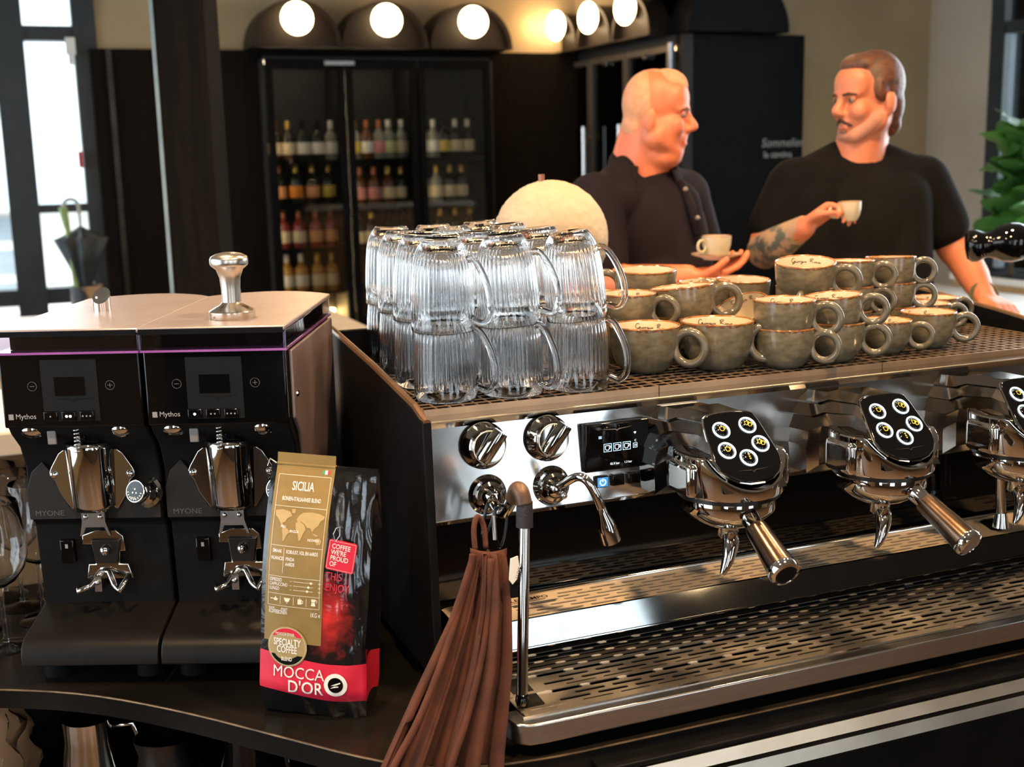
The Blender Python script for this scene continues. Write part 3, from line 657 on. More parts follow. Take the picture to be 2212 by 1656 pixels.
obj('switch_mark', MB().box((.044,.0554,.172),(.048,.0560,.178)), K['grey_print'], sw)
su = obj('portafilter_rest', MB().prism([(.070,.192),(.090,.199),(.118,.199),(.128,.19),(.130,.168),(.122,.168),(.120,.150),(.132,.150),(.138,.128),(.072,.128),(.076,.150),(.086,.150),(.083,.178),(.070,.178)], .052, .062, XZ), K['steel'], g, bevel=.0015)
obj('rest_plate', MB().prism([(.088,.152),(.119,.152),(.124,.186),(.084,.186)], .047, .052, XZ), K['dark_metal'], su, bevel=.001)
obj('rest_knob', MB().ball((.104,.043,.172), (.007,.006,.007), None, 16, 8), K['chrome'], su, smooth=180)
obj('rest_fork', MB().tube([(.066,.035,.124),(.072,.02,.122),(.085,.03,.126),(.094,.048,.14),(.106,.048,.14),(.118,.03,.126),(.128,.02,.122),(.138,.035,.138)], .0045, 8), K['steel'], su, smooth=180)
obj('rest_bolt', MB().box((.089,.034,.116),(.099,.06,.138)).ball((.094,.033,.130), .004), K['brushed'], su)
obj('base_tray', MB().prism([(.078,.090),(.004,.070),(-.010,.066),(-.019,.058),(-.023,.048),(-.024,.032),(-.020,.032),(-.017,.044),(.33,.034),(.33,.090)], .0015, .1885, YZ), K['tray_dark'], g, bevel=.0025)
obj('hinge_tab', MB().box((.06,.070,.082),(.082,.084,.092)).box((.108,.070,.082),(.130,.084,.092)), K['black_matte'], g)
for x in (.03,.16):
    for y in (.03,.28): obj('foot', MB().lathe([(0,0),(.020,0),(.016,.030),(0,.034)], 18, tr(x,y,0)), K['black_matte'], g, smooth=40)
obj('side_panel', MB().prism([(.022,.452),(.022,.36),(.05,.335),(.062,.30),(.062,.10),(.338,.10),(.338,.452)], .188, .1935, YZ), K['mauve_side'], g, bevel=.002)
obj('side_screw', MB().lathe([(0,0),(.005,0),(.004,.002),(0,.002)], 12, tr(.1935,.04,.39) @ rot('Y', 90)), K['chrome'], g)
GR = -math.radians(23.2); cg, sg_ = math.cos(GR), math.sin(GR)
def gw(a, b, z): return Vector((-.3262 + a*cg - b*sg_, .1626 + a*sg_ + b*cg, .945+z))
g.location = gw(0,0,0); g.rotation_euler = (0,0,GR); g['group'] = 'coffee grinders'
g2 = dup(g, gw(-.191,0,0), None, 'left black coffee grinder next to the wine glasses', 'coffee grinders', skip=('side_panel','side_screw'))
LED = emit('white_led', (.75,.88,1.0), 6.0)
def led(root, xs):
    M = wm(root); m = MB()
    for x in xs: m.ball((x,-.0045,.373), (.0017,.0006,.0017), M, 10, 6)
    obj('led', m, LED, root)
led(g, [.066]); led(g2, [.0875,.0925])
# tamper on the right lid
tp = thing('tamper', 'dull steel coffee tamper standing on the right grinder lid', 'tamper', gw(.104,.075,.4885)); M = wm(tp)
K['alu'] = mat('worn_aluminium', (.60,.56,.50), .30, 1.0, c2=(.50,.46,.40), nscale=22, rvar=.08)
obj('base', MB().lathe([(0,0),(.0305,0),(.031,.001),(.031,.010),(.0295,.0115),(.016,.0185),(.0125,.022),(0,.022)], 40, M), mat('coffee_stained_steel', (.62,.55,.47), .22, 1.0, c2=(.30,.15,.07), nscale=70, lo=.58, hi=.66), tp, smooth=40)
obj('handle', MB().lathe([(.0125,.020),(.0128,.040),(.0140,.055),(.0180,.066),(.0235,.0705),(.0245,.0715),(.0250,.0725)], 40, M), K['alu'], tp, smooth=60)
obj('knob', MB().lathe([(.0250,.0725),(.0256,.0735),(.0256,.0800),(.0240,.0835),(.0180,.0868),(.009,.0888),(0,.0893)], 40, M), K['alu'], tp, smooth=60)

# ------------------------------------------------------------ wine glasses on the left
wg = thing('wine_glass', 'clear stemmed wine glass standing nearest the grinder tray', 'wine glass', (0,0,0), 0, 'wine glasses')
prof = [(0,.0035),(.006,.004),(.02,.0025),(.034,.0012),(.035,.0006),(.034,0),(.0,0)]
obj('foot', MB().lathe([(0,0),(.034,0),(.0352,.0007),(.034,.0014),(.016,.0035),(.0045,.008),(0,.0085)], 36), K['glass'], wg, smooth=60)
obj('stem', MB().lathe([(0,.0075),(.0045,.0075),(.0034,.02),(.0031,.07),(.0045,.092),(0,.0925)], 16), K['glass'], wg, smooth=60)
obj('bowl', MB().lathe([(0,.092),(.006,.093),(.022,.102),(.036,.120),(.0425,.142),(.0410,.170),(.0345,.222),(.0338,.2225),(.0331,.222),(.0398,.170),(.0412,.142),(.0348,.121),(.021,.1038),(.005,.0955),(0,.095)], 40), K['glass'], wg, smooth=60)
WG = [(-.275,.120,'standing nearest the grinder tray'),(-.262,.225,'close behind the left grinder tray'),(-.345,.19,'in the second row from the camera'),(-.245,.33,'tucked against the left grinder side'),(-.32,.285,'in the middle of the glass group'),(-.40,.255,'third row at the left picture edge'),(-.29,.36,'in the back row of the glasses'),(-.37,.335,'in the last row at the left edge')]
wg.location = gw(*WG[0][:2], 0)
for a, b, l in WG[1:]: dup(wg, gw(a,b,0), None, 'clear stemmed wine glass ' + l, 'wine glasses')

# ------------------------------------------------------------ coffee bag
bagM = Matrix.Translation(gw(.226,-.092,.001)) @ Matrix.Rotation(GR-.14, 4, 'Z') @ Matrix.Rotation(math.radians(3.6), 4, 'Y') @ Matrix.Rotation(math.radians(-3), 4, 'X')
bg_ = thing('coffee_bag', 'shiny black one-kilo coffee bag with gold label beside the espresso machine', 'coffee bag', bagM.to_translation())
bg_.rotation_euler = bagM.to_euler()
HB, WB = .318, .0690
def bdepth(v): # half depth by height 0..1
    return .040*(.55+.45*min(1, v/.12)) if v < .12 else (.040 if v < .55 else .0375*(1-((v-.55)/.45)**1.6)+.0025)
def bfront(x, z):
    v = min(1, max(0, z/HB)); u = x/WB
    bul = (1-abs(u)**3.2)
    wr_ = .0030*math.sin(38*z+22*u)*max(0, u)*(1 if v > .3 else .4) + .0022*math.sin(70*z-9*u)*max(0, u) + .0025*math.sin(14*u+60*z)*(1-min(1, v/.1))
    return -(bdepth(v)*(.80+.20*bul)) + wr_*(.4+.6*v if v < .97 else 0)
def bagf(u, v):
    z = HB*v; d_ = bdepth(v); w_ = WB*(1.0 if v > .06 else .97+.03*v/.06)
    k = u*4
    if k < 1: x = -w_+2*w_*k; return (x, bfront(x, z), z)
    if k < 2:
        s_ = k-1; y0 = bfront(w_, z); y1 = d_*.8; pin = .010*math.sin(PI*s_)*min(1, v*1.3)
        return (w_-pin+.0015*math.sin(40*z), y0+(y1-y0)*s_, z)
    if k < 3: x = w_-2*w_*(k-2); return (x, d_*(.8+.2*(1-abs(x/w_)**3)), z)
    s_ = k-3; y0 = d_*.8; y1 = bfront(-w_, z); pin = .010*math.sin(PI*s_)*min(1, v*1.3)
    return (-w_+pin, y0+(y1-y0)*s_, z)
m, t_, b_ = nmat('bag_foil')
b_.inputs['Roughness'].default_value = .16; b_.inputs['Coat Weight'].default_value = .6; b_.inputs['Coat Roughness'].default_value = .08
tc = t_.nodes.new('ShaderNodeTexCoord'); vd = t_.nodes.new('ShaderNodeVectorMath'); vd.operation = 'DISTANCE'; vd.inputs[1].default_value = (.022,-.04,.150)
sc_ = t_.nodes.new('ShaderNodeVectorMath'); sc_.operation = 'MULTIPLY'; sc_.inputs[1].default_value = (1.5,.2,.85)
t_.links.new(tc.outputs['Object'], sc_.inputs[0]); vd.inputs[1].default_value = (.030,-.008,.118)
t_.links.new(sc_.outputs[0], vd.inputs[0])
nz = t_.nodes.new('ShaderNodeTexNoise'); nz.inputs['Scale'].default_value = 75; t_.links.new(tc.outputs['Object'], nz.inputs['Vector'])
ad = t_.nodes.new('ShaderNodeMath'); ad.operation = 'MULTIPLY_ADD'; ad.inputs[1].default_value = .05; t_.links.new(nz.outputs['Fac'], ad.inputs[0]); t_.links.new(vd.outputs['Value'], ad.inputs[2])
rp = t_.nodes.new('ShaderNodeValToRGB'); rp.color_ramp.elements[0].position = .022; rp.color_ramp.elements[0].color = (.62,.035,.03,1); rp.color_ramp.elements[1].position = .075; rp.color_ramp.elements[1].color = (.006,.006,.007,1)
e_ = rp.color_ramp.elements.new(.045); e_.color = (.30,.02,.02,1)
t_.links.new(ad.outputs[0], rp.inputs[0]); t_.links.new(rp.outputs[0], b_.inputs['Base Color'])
bp = t_.nodes.new('ShaderNodeBump'); bp.inputs['Strength'].default_value = .35; bp.inputs['Distance'].default_value = .006
n2 = t_.nodes.new('ShaderNodeTexNoise'); n2.inputs['Scale'].default_value = 24; n2.inputs['Detail'].default_value = 3; n2.inputs['Distortion'].default_value = 1.2; t_.links.new(tc.outputs['Object'], n2.inputs['Vector'])
t_.links.new(n2.outputs['Fac'], bp.inputs['Height']); t_.links.new(bp.outputs[0], b_.inputs['Normal'])
K['bag'] = m
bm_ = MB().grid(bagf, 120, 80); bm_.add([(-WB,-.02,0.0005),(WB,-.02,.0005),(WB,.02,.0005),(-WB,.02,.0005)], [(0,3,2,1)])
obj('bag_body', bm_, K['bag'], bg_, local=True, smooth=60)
def onbag(off):
    return lambda co: Vector((co.x, bfront(co.x, co.y)-off, co.y))
def decal(name, mt, fn, nu, nv, off, parent=None):
    w_ = onbag(off); m = MB().grid(lambda u, v: w_(Vector((*fn(u, v), 0))), nu, nv)
    return obj(name, m, mt, parent or bg_, local=True, smooth=180)
K['gold_paper'] = mat('gold_kraft_label', (.25,.160,.042), .5, .1, c2=(.215,.138,.035), nscale=50, bump=.02, bscale=200)
K['red_print'] = mat('crimson_print', (.66,.022,.055), .34, c2=(.58,.018,.045), nscale=12, coat=.3)
K['cream_print'] = mat('cream_print', (.80,.72,.55), .5, c2=(.75,.67,.5), nscale=60)
obj('seal_strip', MB().box((-WB,-.0035,HB-.003),(WB,.0035,HB+.002)), K['bag'], bg_, local=True)
obj('band', MB().grid(lambda u, v: (lambda p_: Vector((p_[0]*1.004, p_[1]*1.012 if u > .25 else p_[1]-.0006, p_[2])))(bagf(.0+u*.5, (.030+.0045*math.cos(u*9)+.050*v)/HB)), 60, 8), K['red_print'], bg_, local=True, smooth=180)
lb = decal('gold_label', K['gold_paper'], lambda u, v: (-.0635+.076*u+.002*v, .099+.2345*v), 24, 60, .0009)
obj('label_fold', MB().box((-.0625,-.0040,HB-.001),(.0145,.0042,HB+.0028)), K['gold_paper'], bg_, local=True, bevel=.0012)
def LP(a, b): return (-.0635+.076*a+.002*(1-b), .3335-.2345*b)
def ltext(s_, a, b, size, cond=.62, al='LEFT', bold=.012, mt=None, off=.0016):
    x, z = LP(a, b); f_ = onbag(off)
    return text('lettering', s_, size, None, mt or K['white_print'], lb, cond=cond, align_=al, bold=bold, warp=lambda co: f_(Vector((co.x+x, co.y+z, 0))))
def lline(a0, b0, a1, b1, w_=.0005, par=None):
    x0, z0 = LP(a0, b0); x1, z1 = LP(a1, b1); f_ = onbag(.0015); n = 10; m = MB()
    if abs(x1-x0) > abs(z1-z0): pr = lambda u, v: f_(Vector((x0+(x1-x0)*u, z0+(z1-z0)*u+(v-.5)*w_, 0)))
    else: pr = lambda u, v: f_(Vector((x0+(x1-x0)*u+(v-.5)*w_, z0+(z1-z0)*u, 0)))
    m.grid(pr, n, 1); return m
fm = MB()
def addl(*a, **k):
    q = lline(*a, **k); fm.add(q.v, q.f)
for a in ((.06,.115,.95,.115),(.06,.80,.95,.80),(.06,.115,.06,.80),(.95,.115,.95,.80),(.06,.275,.95,.275),(.06,.478,.95,.478),(.06,.64,.95,.64),(.06,.735,.95,.735),(.30,.49,.30,.62),(.28,.745,.28,.79),(.51,.745,.51,.79),(.73,.745,.73,.79)): addl(*a)
for k, b in enumerate((.66,.683,.706)):
    addl(.50,b,.84,b); addl(.92,b,.97,b); addl(.945,b-.006,.945,b+.006); addl(.44,b,.47,b)
obj('printed_frame', fm, K['cream_print'], lb, local=True)
ltext('SICILIA', .50, .19, .0150, al='CENTER'); ltext('BONEN-ITALIAANSE BLEND', .50, .245, .0068, .60, 'CENTER')
ltext('SMAAK', .10, .515, .0062); ltext('ROBUUST, VOL EN AARDS', .34, .515, .0062, .56); ltext('NUANCES', .08, .553, .0062); ltext('PINDA', .34, .553, .0062); ltext('AARDE', .34, .580, .0062)
ltext('ESPRESSO', .08, .667, .0062); ltext('CAPPUCCINO', .08, .691, .0062); ltext('LUNGO', .08, .715, .0062)
ltext('KOFFIEBONEN', .08, .845, .0072, .52); ltext('SLOW', .08, .822, .0040, .7); ltext('ROAST', .30, .822, .0040, .7); ltext('1KG e', .80, .845, .0082, .6)
ltext('PERU', .20, .385, .0042, .7); ltext('BRAZILIE', .36, .405, .0042, .7); ltext('INDONESIE', .68, .442, .0042, .7)
cont = [[(.08,.30),(.20,.292),(.33,.30),(.38,.32),(.30,.335),(.27,.355),(.22,.362),(.25,.375),(.20,.37),(.15,.345),(.09,.325)],
        [(.24,.38),(.32,.388),(.36,.405),(.31,.425),(.28,.45),(.255,.455),(.245,.42),(.225,.40)],
        [(.45,.355),(.52,.345),(.60,.36),(.63,.385),(.59,.41),(.56,.44),(.53,.445),(.505,.41),(.46,.385)],
        [(.46,.335),(.50,.315),(.56,.30),(.70,.295),(.84,.30),(.93,.31),(.92,.325),(.87,.335),(.84,.36),(.78,.375),(.74,.395),(.71,.375),(.65,.375),(.60,.355),(.54,.345),(.48,.35)],
        [(.80,.43),(.87,.42),(.92,.435),(.90,.455),(.84,.458)], [(.36,.287),(.43,.285),(.42,.305),(.37,.308)], [(.74,.40),(.82,.405),(.86,.412),(.80,.415)]]
cm = MB()
for poly in cont:
    f_ = onbag(.0014); cm.add([f_(Vector((*LP(a, b), 0))) for a, b in poly], [tuple(range(len(poly)))])
obj('world_map', cm, mat('map_print', (.42,.30,.12), .5, c2=(.38,.27,.105), nscale=60), lb, local=True)
dt = MB()
for b, a in ((.66,.80),(.683,.76),(.706,.74)):
    x, z = LP(a, b); f_ = onbag(.0017); n = 14
    dt.add([f_(Vector((x+.0016*math.cos(2*PI*k/n), z+.0016*math.sin(2*PI*k/n), 0))) for k in range(n)], [tuple(range(n))])
def icon(polys, a, b, s_):
    x, z = LP(a, b); f_ = onbag(.0016)
    for P_ in polys: dt.add([f_(Vector((x+s_*p_[0], z+s_*p_[1], 0))) for p_ in P_], [tuple(range(len(P_)))])
icon([[(-.9,.1),(-.2,.1),(-.2,-.1),(-.9,-.1)],[(-.2,.15),(.9,.15),(.7,-.35),(0,-.35)],[(.1,.2),(.35,.6),(.6,.2)]], .17,.765,.0058)
icon([[(-.8,.5),(.8,.5),(.4,-.4),(-.4,-.4)],[(-.1,-.5),(.1,-.5),(.1,-.8),(-.1,-.8)]], .40,.765,.0055)
icon([[(-.5,-.7),(.4,-.7),(.4,.5),(-.5,.5)],[(.4,.3),(.8,.2),(.8,-.4),(.4,-.5),(.4,-.3),(.65,-.25),(.65,.1),(.4,.15)],[(-.1,.5),(0,.5),(0,.9),(-.1,.9)]], .62,.765,.0055)
icon([[(-.5,-.8),(.5,-.8),(.4,0),(-.4,0)],[(-.4,.1),(.4,.1),(.6,.8),(-.5,.8)],[(.5,.7),(.9,.6),(.8,-.1),(.7,-.1),(.75,.5),(.5,.55)]], .85,.765,.0055)
obj('icons', dt, K['cream_print'], lb, local=True)
def flag(c, i): return decal('flag_stripe', c, lambda u, v: (LP(.79+.045*(i+u), .10-.02*v)), 2, 2, .0015, lb)
for i, c in enumerate(((.05,.30,.08),(.8,.78,.7),(.62,.03,.04))): flag(mat('flag_%s' % ('green','white','red')[i], c, .5, c2=tuple(v*.9 for v in c)), i)
def disc(name, mt, cx_, cz_, r, off, par, n=40, r0=0.0, a0=0.0, a1=2*PI):
    f_ = onbag(off); m = MB()
    m.grid(lambda u, v: f_(Vector((cx_+(r0+(r-r0)*v)*math.cos(a0+(a1-a0)*u), cz_+(r0+(r-r0)*v)*math.sin(a0+(a1-a0)*u), 0))), n, 5)
    return obj(name, m, mt, par, local=True, smooth=180)
stk = disc('round_sticker', mat('gold_sticker', (.40,.29,.125), .4, .15, c2=(.36,.26,.11), nscale=40), -.031,.094,.0262,.0022,bg_)
disc('sticker_ring', K['cream_print'], -.031,.094,.0245,.0025,stk, r0=.0241)
f2 = onbag(.0027)
def seg(a0, a1, r): return [(-.031+r*math.cos(a0+(a1-a0)*k/16), .094+r*math.sin(a0+(a1-a0)*k/16)) for k in range(17)]
sm = MB(); P_ = seg(math.radians(33), math.radians(147), .0238); sm.add([f2(Vector((*p_, 0))) for p_ in P_], [tuple(range(17))]); obj('sticker_cap', sm, K['red_print'], stk, local=True)
sm = MB(); P_ = seg(math.radians(207), math.radians(333), .0238); sm.add([f2(Vector((*p_, 0))) for p_ in P_], [tuple(range(17))]); obj('sticker_foot', sm, K['black_matte'], stk, local=True)
def btext(s_, x, z, size, cond, al, bold, mt, off, par, rotd=0.0):
    f_ = onbag(off); c, s2 = math.cos(rotd), math.sin(rotd)
    return text('lettering', s_, size, None, mt, par, cond=cond, align_=al, bold=bold, warp=lambda co: f_(Vector((x+co.x*c-co.y*s2, z+co.x*s2+co.y*c, 0))))
btext('SPECIALTY', -.031,.0955,.0125,.60,'CENTER',.02,K['white_print'],.0029,stk); btext('COFFEE', -.031,.0860,.0125,.62,'CENTER',.02,K['white_print'],.0029,stk)
btext('BLEND', -.031,.0757,.0072,.65,'CENTER',.012,K['white_print'],.0031,stk); btext("MOCCA D'OR", -.034,.1085,.0050,.8,'CENTER',.0,K['white_print'],.0031,stk)
btext('MOCCA', -.050,.0535,.0215,.86,'LEFT',.0,K['white_print'],.0020,bg_); btext("D'OR", -.030,.0345,.0230,.86,'LEFT',.012,K['white_print'],.0020,bg_)
lg = disc('logo_ring', K['white_print'], .033,.0500,.0150,.0020,bg_); disc('logo_disc', K['black_gloss'], .033,.0500,.0098,.0024,lg)
f3 = onbag(.0028); sm = MB()
for P_ in ([(-.006,-.001),(0,.002),(.0065,.0045),(.006,.0025),(.001,.0003)], [(-.0065,-.0045),(-.001,-.001),(.004,-.0008),(.004,-.0022),(-.001,-.003)]): sm.add([f3(Vector((.033+a, .0500+b, 0))) for a, b in P_], [tuple(range(5))])
obj('logo_beans', sm, K['white_print'], lg, local=True)
for s_, z in (('TIME',.200),('THIS',.186),('ENJOY',.172)): btext(s_, .016, z, .0135, .75, 'LEFT', .006, K['red_print'], .0012, bg_, -.06)
# hang tag
tg = MB(); th = -.13; c, s2 = math.cos(th), math.sin(th); pts = []
for cx_, cz_, a0 in ((.015,.0165,0),(-.015,.0165,90),(-.015,-.0165,180),(.015,-.0165,270)):
    for k in range(5): a = math.radians(a0+22.5*k); pts.append((cx_+.003*math.cos(a), cz_+.003*math.sin(a)))
def tgw(x, z, o): return Vector((.036+x*c-z*s2, bfront(.03,.22)-.006-o, .217+x*s2+z*c))
tg.add([tgw(a, b, 0) for a, b in pts] + [tgw(a, b, .0009) for a, b in pts], [tuple(range(20)), tuple(range(39,19,-1))] + [(i,(i+1)%20,20+(i+1)%20,20+i) for i in range(20)])
tgo = obj('hang_tag', tg, K['red_print'], bg_, local=True)
for k, s_ in enumerate(('COFFEE', "WE'RE", 'PROUD', 'OF')):
    text('lettering', s_, .0088, None, K['white_print'], tgo, cond=.78, bold=.01, warp=lambda co, k=k: tgw(co.x-.0135, co.y+.0085-.0076*k, .0013))
m = MB()
for a0, a1, b0, b1 in ((-.0165,.0165,.0177,.0180),(-.0165,.0165,-.0180,-.0177),(-.0168,-.0165,-.018,.018),(.0165,.0168,-.018,.018)):
    m.add([tgw(a0,b0,.0012),tgw(a1,b0,.0012),tgw(a1,b1,.0012),tgw(a0,b1,.0012)], [(0,1,2,3)])
obj('tag_border', m, K['white_print'], tgo, local=True)
obj('string', MB().tube([tgw(-.010,.017,.001), tgw(-.014,.026,.002), tgw(-.012,.034,0), tgw(-.008,.036,-.002), tgw(-.006,.026,0), tgw(-.010,.017,.001)], .0005, 6), K['alu'], bg_, local=True)
obj('tie_wire', MB().tube([(-WB-.006,-.002,HB-.004),(-WB-.002,-.004,HB+.006),(-WB+.006,-.004,HB+.001)], .0009, 6), K['alu'], bg_, local=True)

# ------------------------------------------------------------ espresso machine
em = thing('espresso_machine', 'large chrome and black three-group espresso machine on the counter', 'espresso machine', (.57,.1,.945))
XR = 1.14
K['tray_satin'] = mat('satin_tray_steel', (.80,.64,.45), .42, .35, c2=(.70,.55,.38), nscale=8, rvar=.06, bump=.03, bscale=60)
# shell
obj('front_panel', MB().prism([(-.030,1.308),(-.042,1.182),(-.040,1.178),(-.020,1.178),(-.012,1.305)], .002, XR-.002, YZ), mat('mirror_steel_panel', (.66,.65,.64), .16, 1.0, rvar=.05, nscale=6), em)
obj('panel_lip', MB().box((.002,-.0445,1.1775),(XR-.002,-.036,1.1815)), K['chrome'], em)
obj('top_ledge', MB().prism([(-.0335,1.3085),(-.030,1.312),(.004,1.312),(.004,1.300),(-.030,1.300)], .001, XR-.001, YZ), K['steel'], em)
obj('ledge_edge', MB().tube([(.001,-.0325,1.3105),(XR-.001,-.0325,1.3105)], .0016, 8), mat('pale_edge', (.75,.66,.52), .3, 1.0, c2=(.7,.6,.47)), em)
obj('housing', MB().box((.004,-.012,1.178),(XR-.004,.44,1.298)).box((.004,.019,1.0),(XR-.004,.44,1.18)), K['black_matte'], em)
obj('backsplash', MB().box((.004,.012,1.03),(XR-.004,.019,1.18)), K['black_gloss'], em)
obj('soffit', MB().box((.004,-.020,1.172),(XR-.004,.013,1.178)), K['black_satin'], em)
def sidep(x0, x1, nm):
    P_ = [(-.046,1.316),(-.052,1.18),(-.058,1.05),(-.075,.985),(-.06,.972),(.35,.972),(.40,1.05),(.42,1.16),(.445,1.185),(.452,1.30),(.462,1.368),(.445,1.373),(.20,1.350),(.0,1.326),(-.03,1.3175)]
    o = obj(nm, MB().prism(P_, x0, x1, YZ), K['black_satin'], em, bevel=.002)
    obj('edge_trim', MB().tube([(x0*.5+x1*.5, a, b) for a, b in P_[10:]] + [((x0+x1)/2, -.046, 1.314)], (.0052), 8), mat('copper_brown_edge', (.33,.19,.10), .3, .8, c2=(.27,.15,.08), nscale=20) if nm == 'side_panel' and x0 < .5 else bpy.data.materials['copper_brown_edge'], o)
sidep(-.012,0,'side_panel'); sidep(XR,XR+.012,'side_panel')
obj('back_rail', MB().box((-.012,.440,1.16),(XR+.012,.452,1.368)), K['black_satin'], em, bevel=.002)
obj('grid_floor', MB().box((0,.004,1.300),(XR,.44,1.302)), K['black_matte'], em)
# cup grids: real bars
CELL = .0190
def cup_grid(x0, nx, ny=23):
    m = MB(); W_ = nx*CELL; D_ = ny*CELL; bw = .0009; z0, z1 = 1.3184, 1.3200
    for i in range(nx+1): m.box((x0+i*CELL-bw, .002, z0), (x0+i*CELL+bw, .002+D_, z1))
    for j in range(ny+1): m.box((x0, .002+j*CELL-bw, z0), (x0+W_, .002+j*CELL+bw, z1-.0003))
    m.box((x0-.0012,-.0005,1.310),(x0+W_+.0012,.0025,1.3203))
    return obj('cup_grid', m, K['grid'], em)
K['grid'] = mat('worn_grid_metal', (.40,.28,.18), .36, .6, c2=(.28,.20,.14), nscale=18, rvar=.05)
cup_grid(.006,18); cup_grid(.006+18*CELL+.004,20); cup_grid(.006+38*CELL+.008,21)
# slotted trays
def slot_plate(x0, x1, y0, y1, z, pitch, sw, sl, gap, margin, keep=None, lead=.0):
    m = MB(); hw = sw/2; n = 5
    rows = int((y1-y0-2*margin)/pitch)
    yy0 = y0 + ((y1-y0)-rows*pitch)/2
    def quad(a, b, c, d): m.add([(a,c,z),(b,c,z),(b,d,z),(a,d,z)], [(0,1,2,3)])
    quad(x0, x1, y0, yy0)
    quad(x0, x1, yy0+rows*pitch, y1)
    for r in range(rows):
        a = yy0 + r*pitch; yc = a+pitch/2
        quad(x0, x1, a, yc-hw); quad(x0, x1, yc+hw, a+pitch)
        xs = x0 + lead + (sl+gap)*.5*(r % 2)
        segs = []
        if r % 2: segs.append((x0+lead, x0+lead+(sl+gap)*.5-gap))
        x = xs
        while x + sl < x1-.012: segs.append((x, x+sl)); x += sl+gap
        if keep: segs = [s_ for s_ in segs if keep(s_[0], s_[1], yc)]
        prev = None
        def arc(xc, sgn): return [(xc+sgn*hw*math.sin(PI*k/n), yc-hw*math.cos(PI*k/n)) for k in range(n+1)]
        edges = [(x0, None)] + segs + [(x1, None)]
        L_ = None
        for q in range(len(segs)+1):
            left = segs[q-1][1] if q > 0 else x0
            right = segs[q][0] if q < len(segs) else x1
            lp = [(left, yc-hw), (left, yc+hw)] if q == 0 else [(left-hw+hw*math.sin(PI*k/n), yc-hw*math.cos(PI*k/n)) for k in range(n+1)]
            rp_ = [(right, yc-hw), (right, yc+hw)] if q == len(segs) else [(right+hw-hw*math.sin(PI*k/n), yc-hw*math.cos(PI*k/n)) for k in range(n+1)]
            if len(lp) == 2: lp = [lp[0]]*1 + [lp[1]]
            poly = rp_ + lp[::-1]
            # quads across so that concave ends stay clean
            nl = max(len(lp), len(rp_))
            def at(P_, k, nl=nl):
                if len(P_) == nl: return P_[k]
                f = k/(nl-1); ang = -math.cos(PI*f)
                return (P_[0][0], yc+hw*ang)
            vs_ = []
            for k in range(nl): vs_ += [(*at(lp, k), z), (*at(rp_, k), z)]
            m.add(vs_, [(2*k, 2*k+1, 2*k+3, 2*k+2) for k in range(nl-1)])
    return m
# upper tray
ut = obj('upper_tray', slot_plate(.02,XR-.03,-.078,.004,1.045,.0112,.0056,.040,.010,.004, keep=lambda a, b, y: not (.885 < b and a < 1.005 and y > -.066) and not (a < .105) ,lead=.09), K['tray_satin'], em, solid=.0016)
obj('wand_slot', MB().prism([(.945,-.004),(.930,-.010),(.915,-.052),(.925,-.060),(.943,-.056),(.962,-.014),(.960,-.006)], 1.0452, 1.0457), K['black_matte'], ut)
rim = MB(); pr = [(.02,-.088),(XR-.03,-.088),(XR-.022,-.07),(XR-.022,.035),(XR-.05,.054),(.02,.054)]
obj('tray_rim', MB().tube([(.02,.006,1.0465),(XR-.075,.006,1.0465),(XR-.045,.002,1.0465),(XR-.026,-.012,1.0465),(XR-.024,-.07,1.0465)], .0048, 10), K['steel'], ut, smooth=180)
obj('tray_front', MB().prism([(-.0945,1.012),(-.0805,1.0462),(-.076,1.0462),(-.080,1.012)], .02, XR-.02, YZ), mat('mirror_strip', (.36,.36,.35), .06, 1.0, rvar=.03, nscale=10, c2=(.31,.31,.30)), ut)
obj('tray_nose', MB().tube([(.02,-.0950,1.0125),(XR-.02,-.0950,1.0125)], .0018, 8), K['chrome'], ut)
obj('tray_well', MB().box((.02,-.079,1.008),(XR-.03,.011,1.030)), K['dark_metal'], ut)
npl = obj('name_plate', MB().box((.085,-.030,1.0466),(.178,-.008,1.0476)), K['tray_satin'], ut)
text('lettering', 'EAGLE TEMPO', .0135, tr(.088,-.022,1.0478), K['black_matte'], npl, cond=.92, bold=.012)
obj('plate_line', MB().box((.092,-.0262,1.0476),(.160,-.0255,1.0479)).prism([(.122,-.0262),(.130,-.0262),(.126,-.0292)], 1.0476, 1.0479), K['black_matte'], npl)
# lower tray
lt = obj('drip_tray', slot_plate(.045,XR-.03,-.232,-.050,.988,.0122,.0060,.042,.010,.006, keep=lambda a, b, y: not (a < .100 and y < -.105) and not (a < .055), lead=.03), K['steel_worn'], em, solid=.0016)
obj('wand_slot', MB().prism([(.055,-.120),(.068,-.113),(.080,-.118),(.083,-.140),(.080,-.205),(.066,-.214),(.055,-.205)], .9884, .9890), K['black_matte'], lt)
npl = obj('name_plate', MB().box((.05,-.228,.9885),(.115,-.208,.9892)), K['steel_worn'], lt)
text('lettering', 'TEMPO', .0125, tr(.056,-.224,.9894), K['grey_print'], npl, cond=1.1)
obj('tray_well', MB().box((.035,-.232,.960),(XR-.03,-.045,.972)), K['dark_metal'], lt)
obj('tray_ledge', MB().prism([(-.234,.9895),(-.232,.991),(-.229,.9895),(-.229,.984),(-.234,.984)], .040, XR-.02, YZ), K['steel'], lt)
lipP = [(.022,-.205),(.024,-.228),(.030,-.242),(.042,-.2495),(.06,-.2515),(XR-.01,-.2515),(XR-.01,-.232),(.060,-.232),(.048,-.230),(.044,-.222),(.043,-.205)]
obj('tray_lip', MB().prism(lipP, .962, .9885), K['brushed'], lt, bevel=.0022)
for x in (.10,XR-.1):
    for y in (-.12,.32): obj('foot', MB().lathe([(0,.945),(.022,.945),(.020,.972),(0,.972)], 20, tr(x,y,0)), K['black_matte'], em, smooth=40)
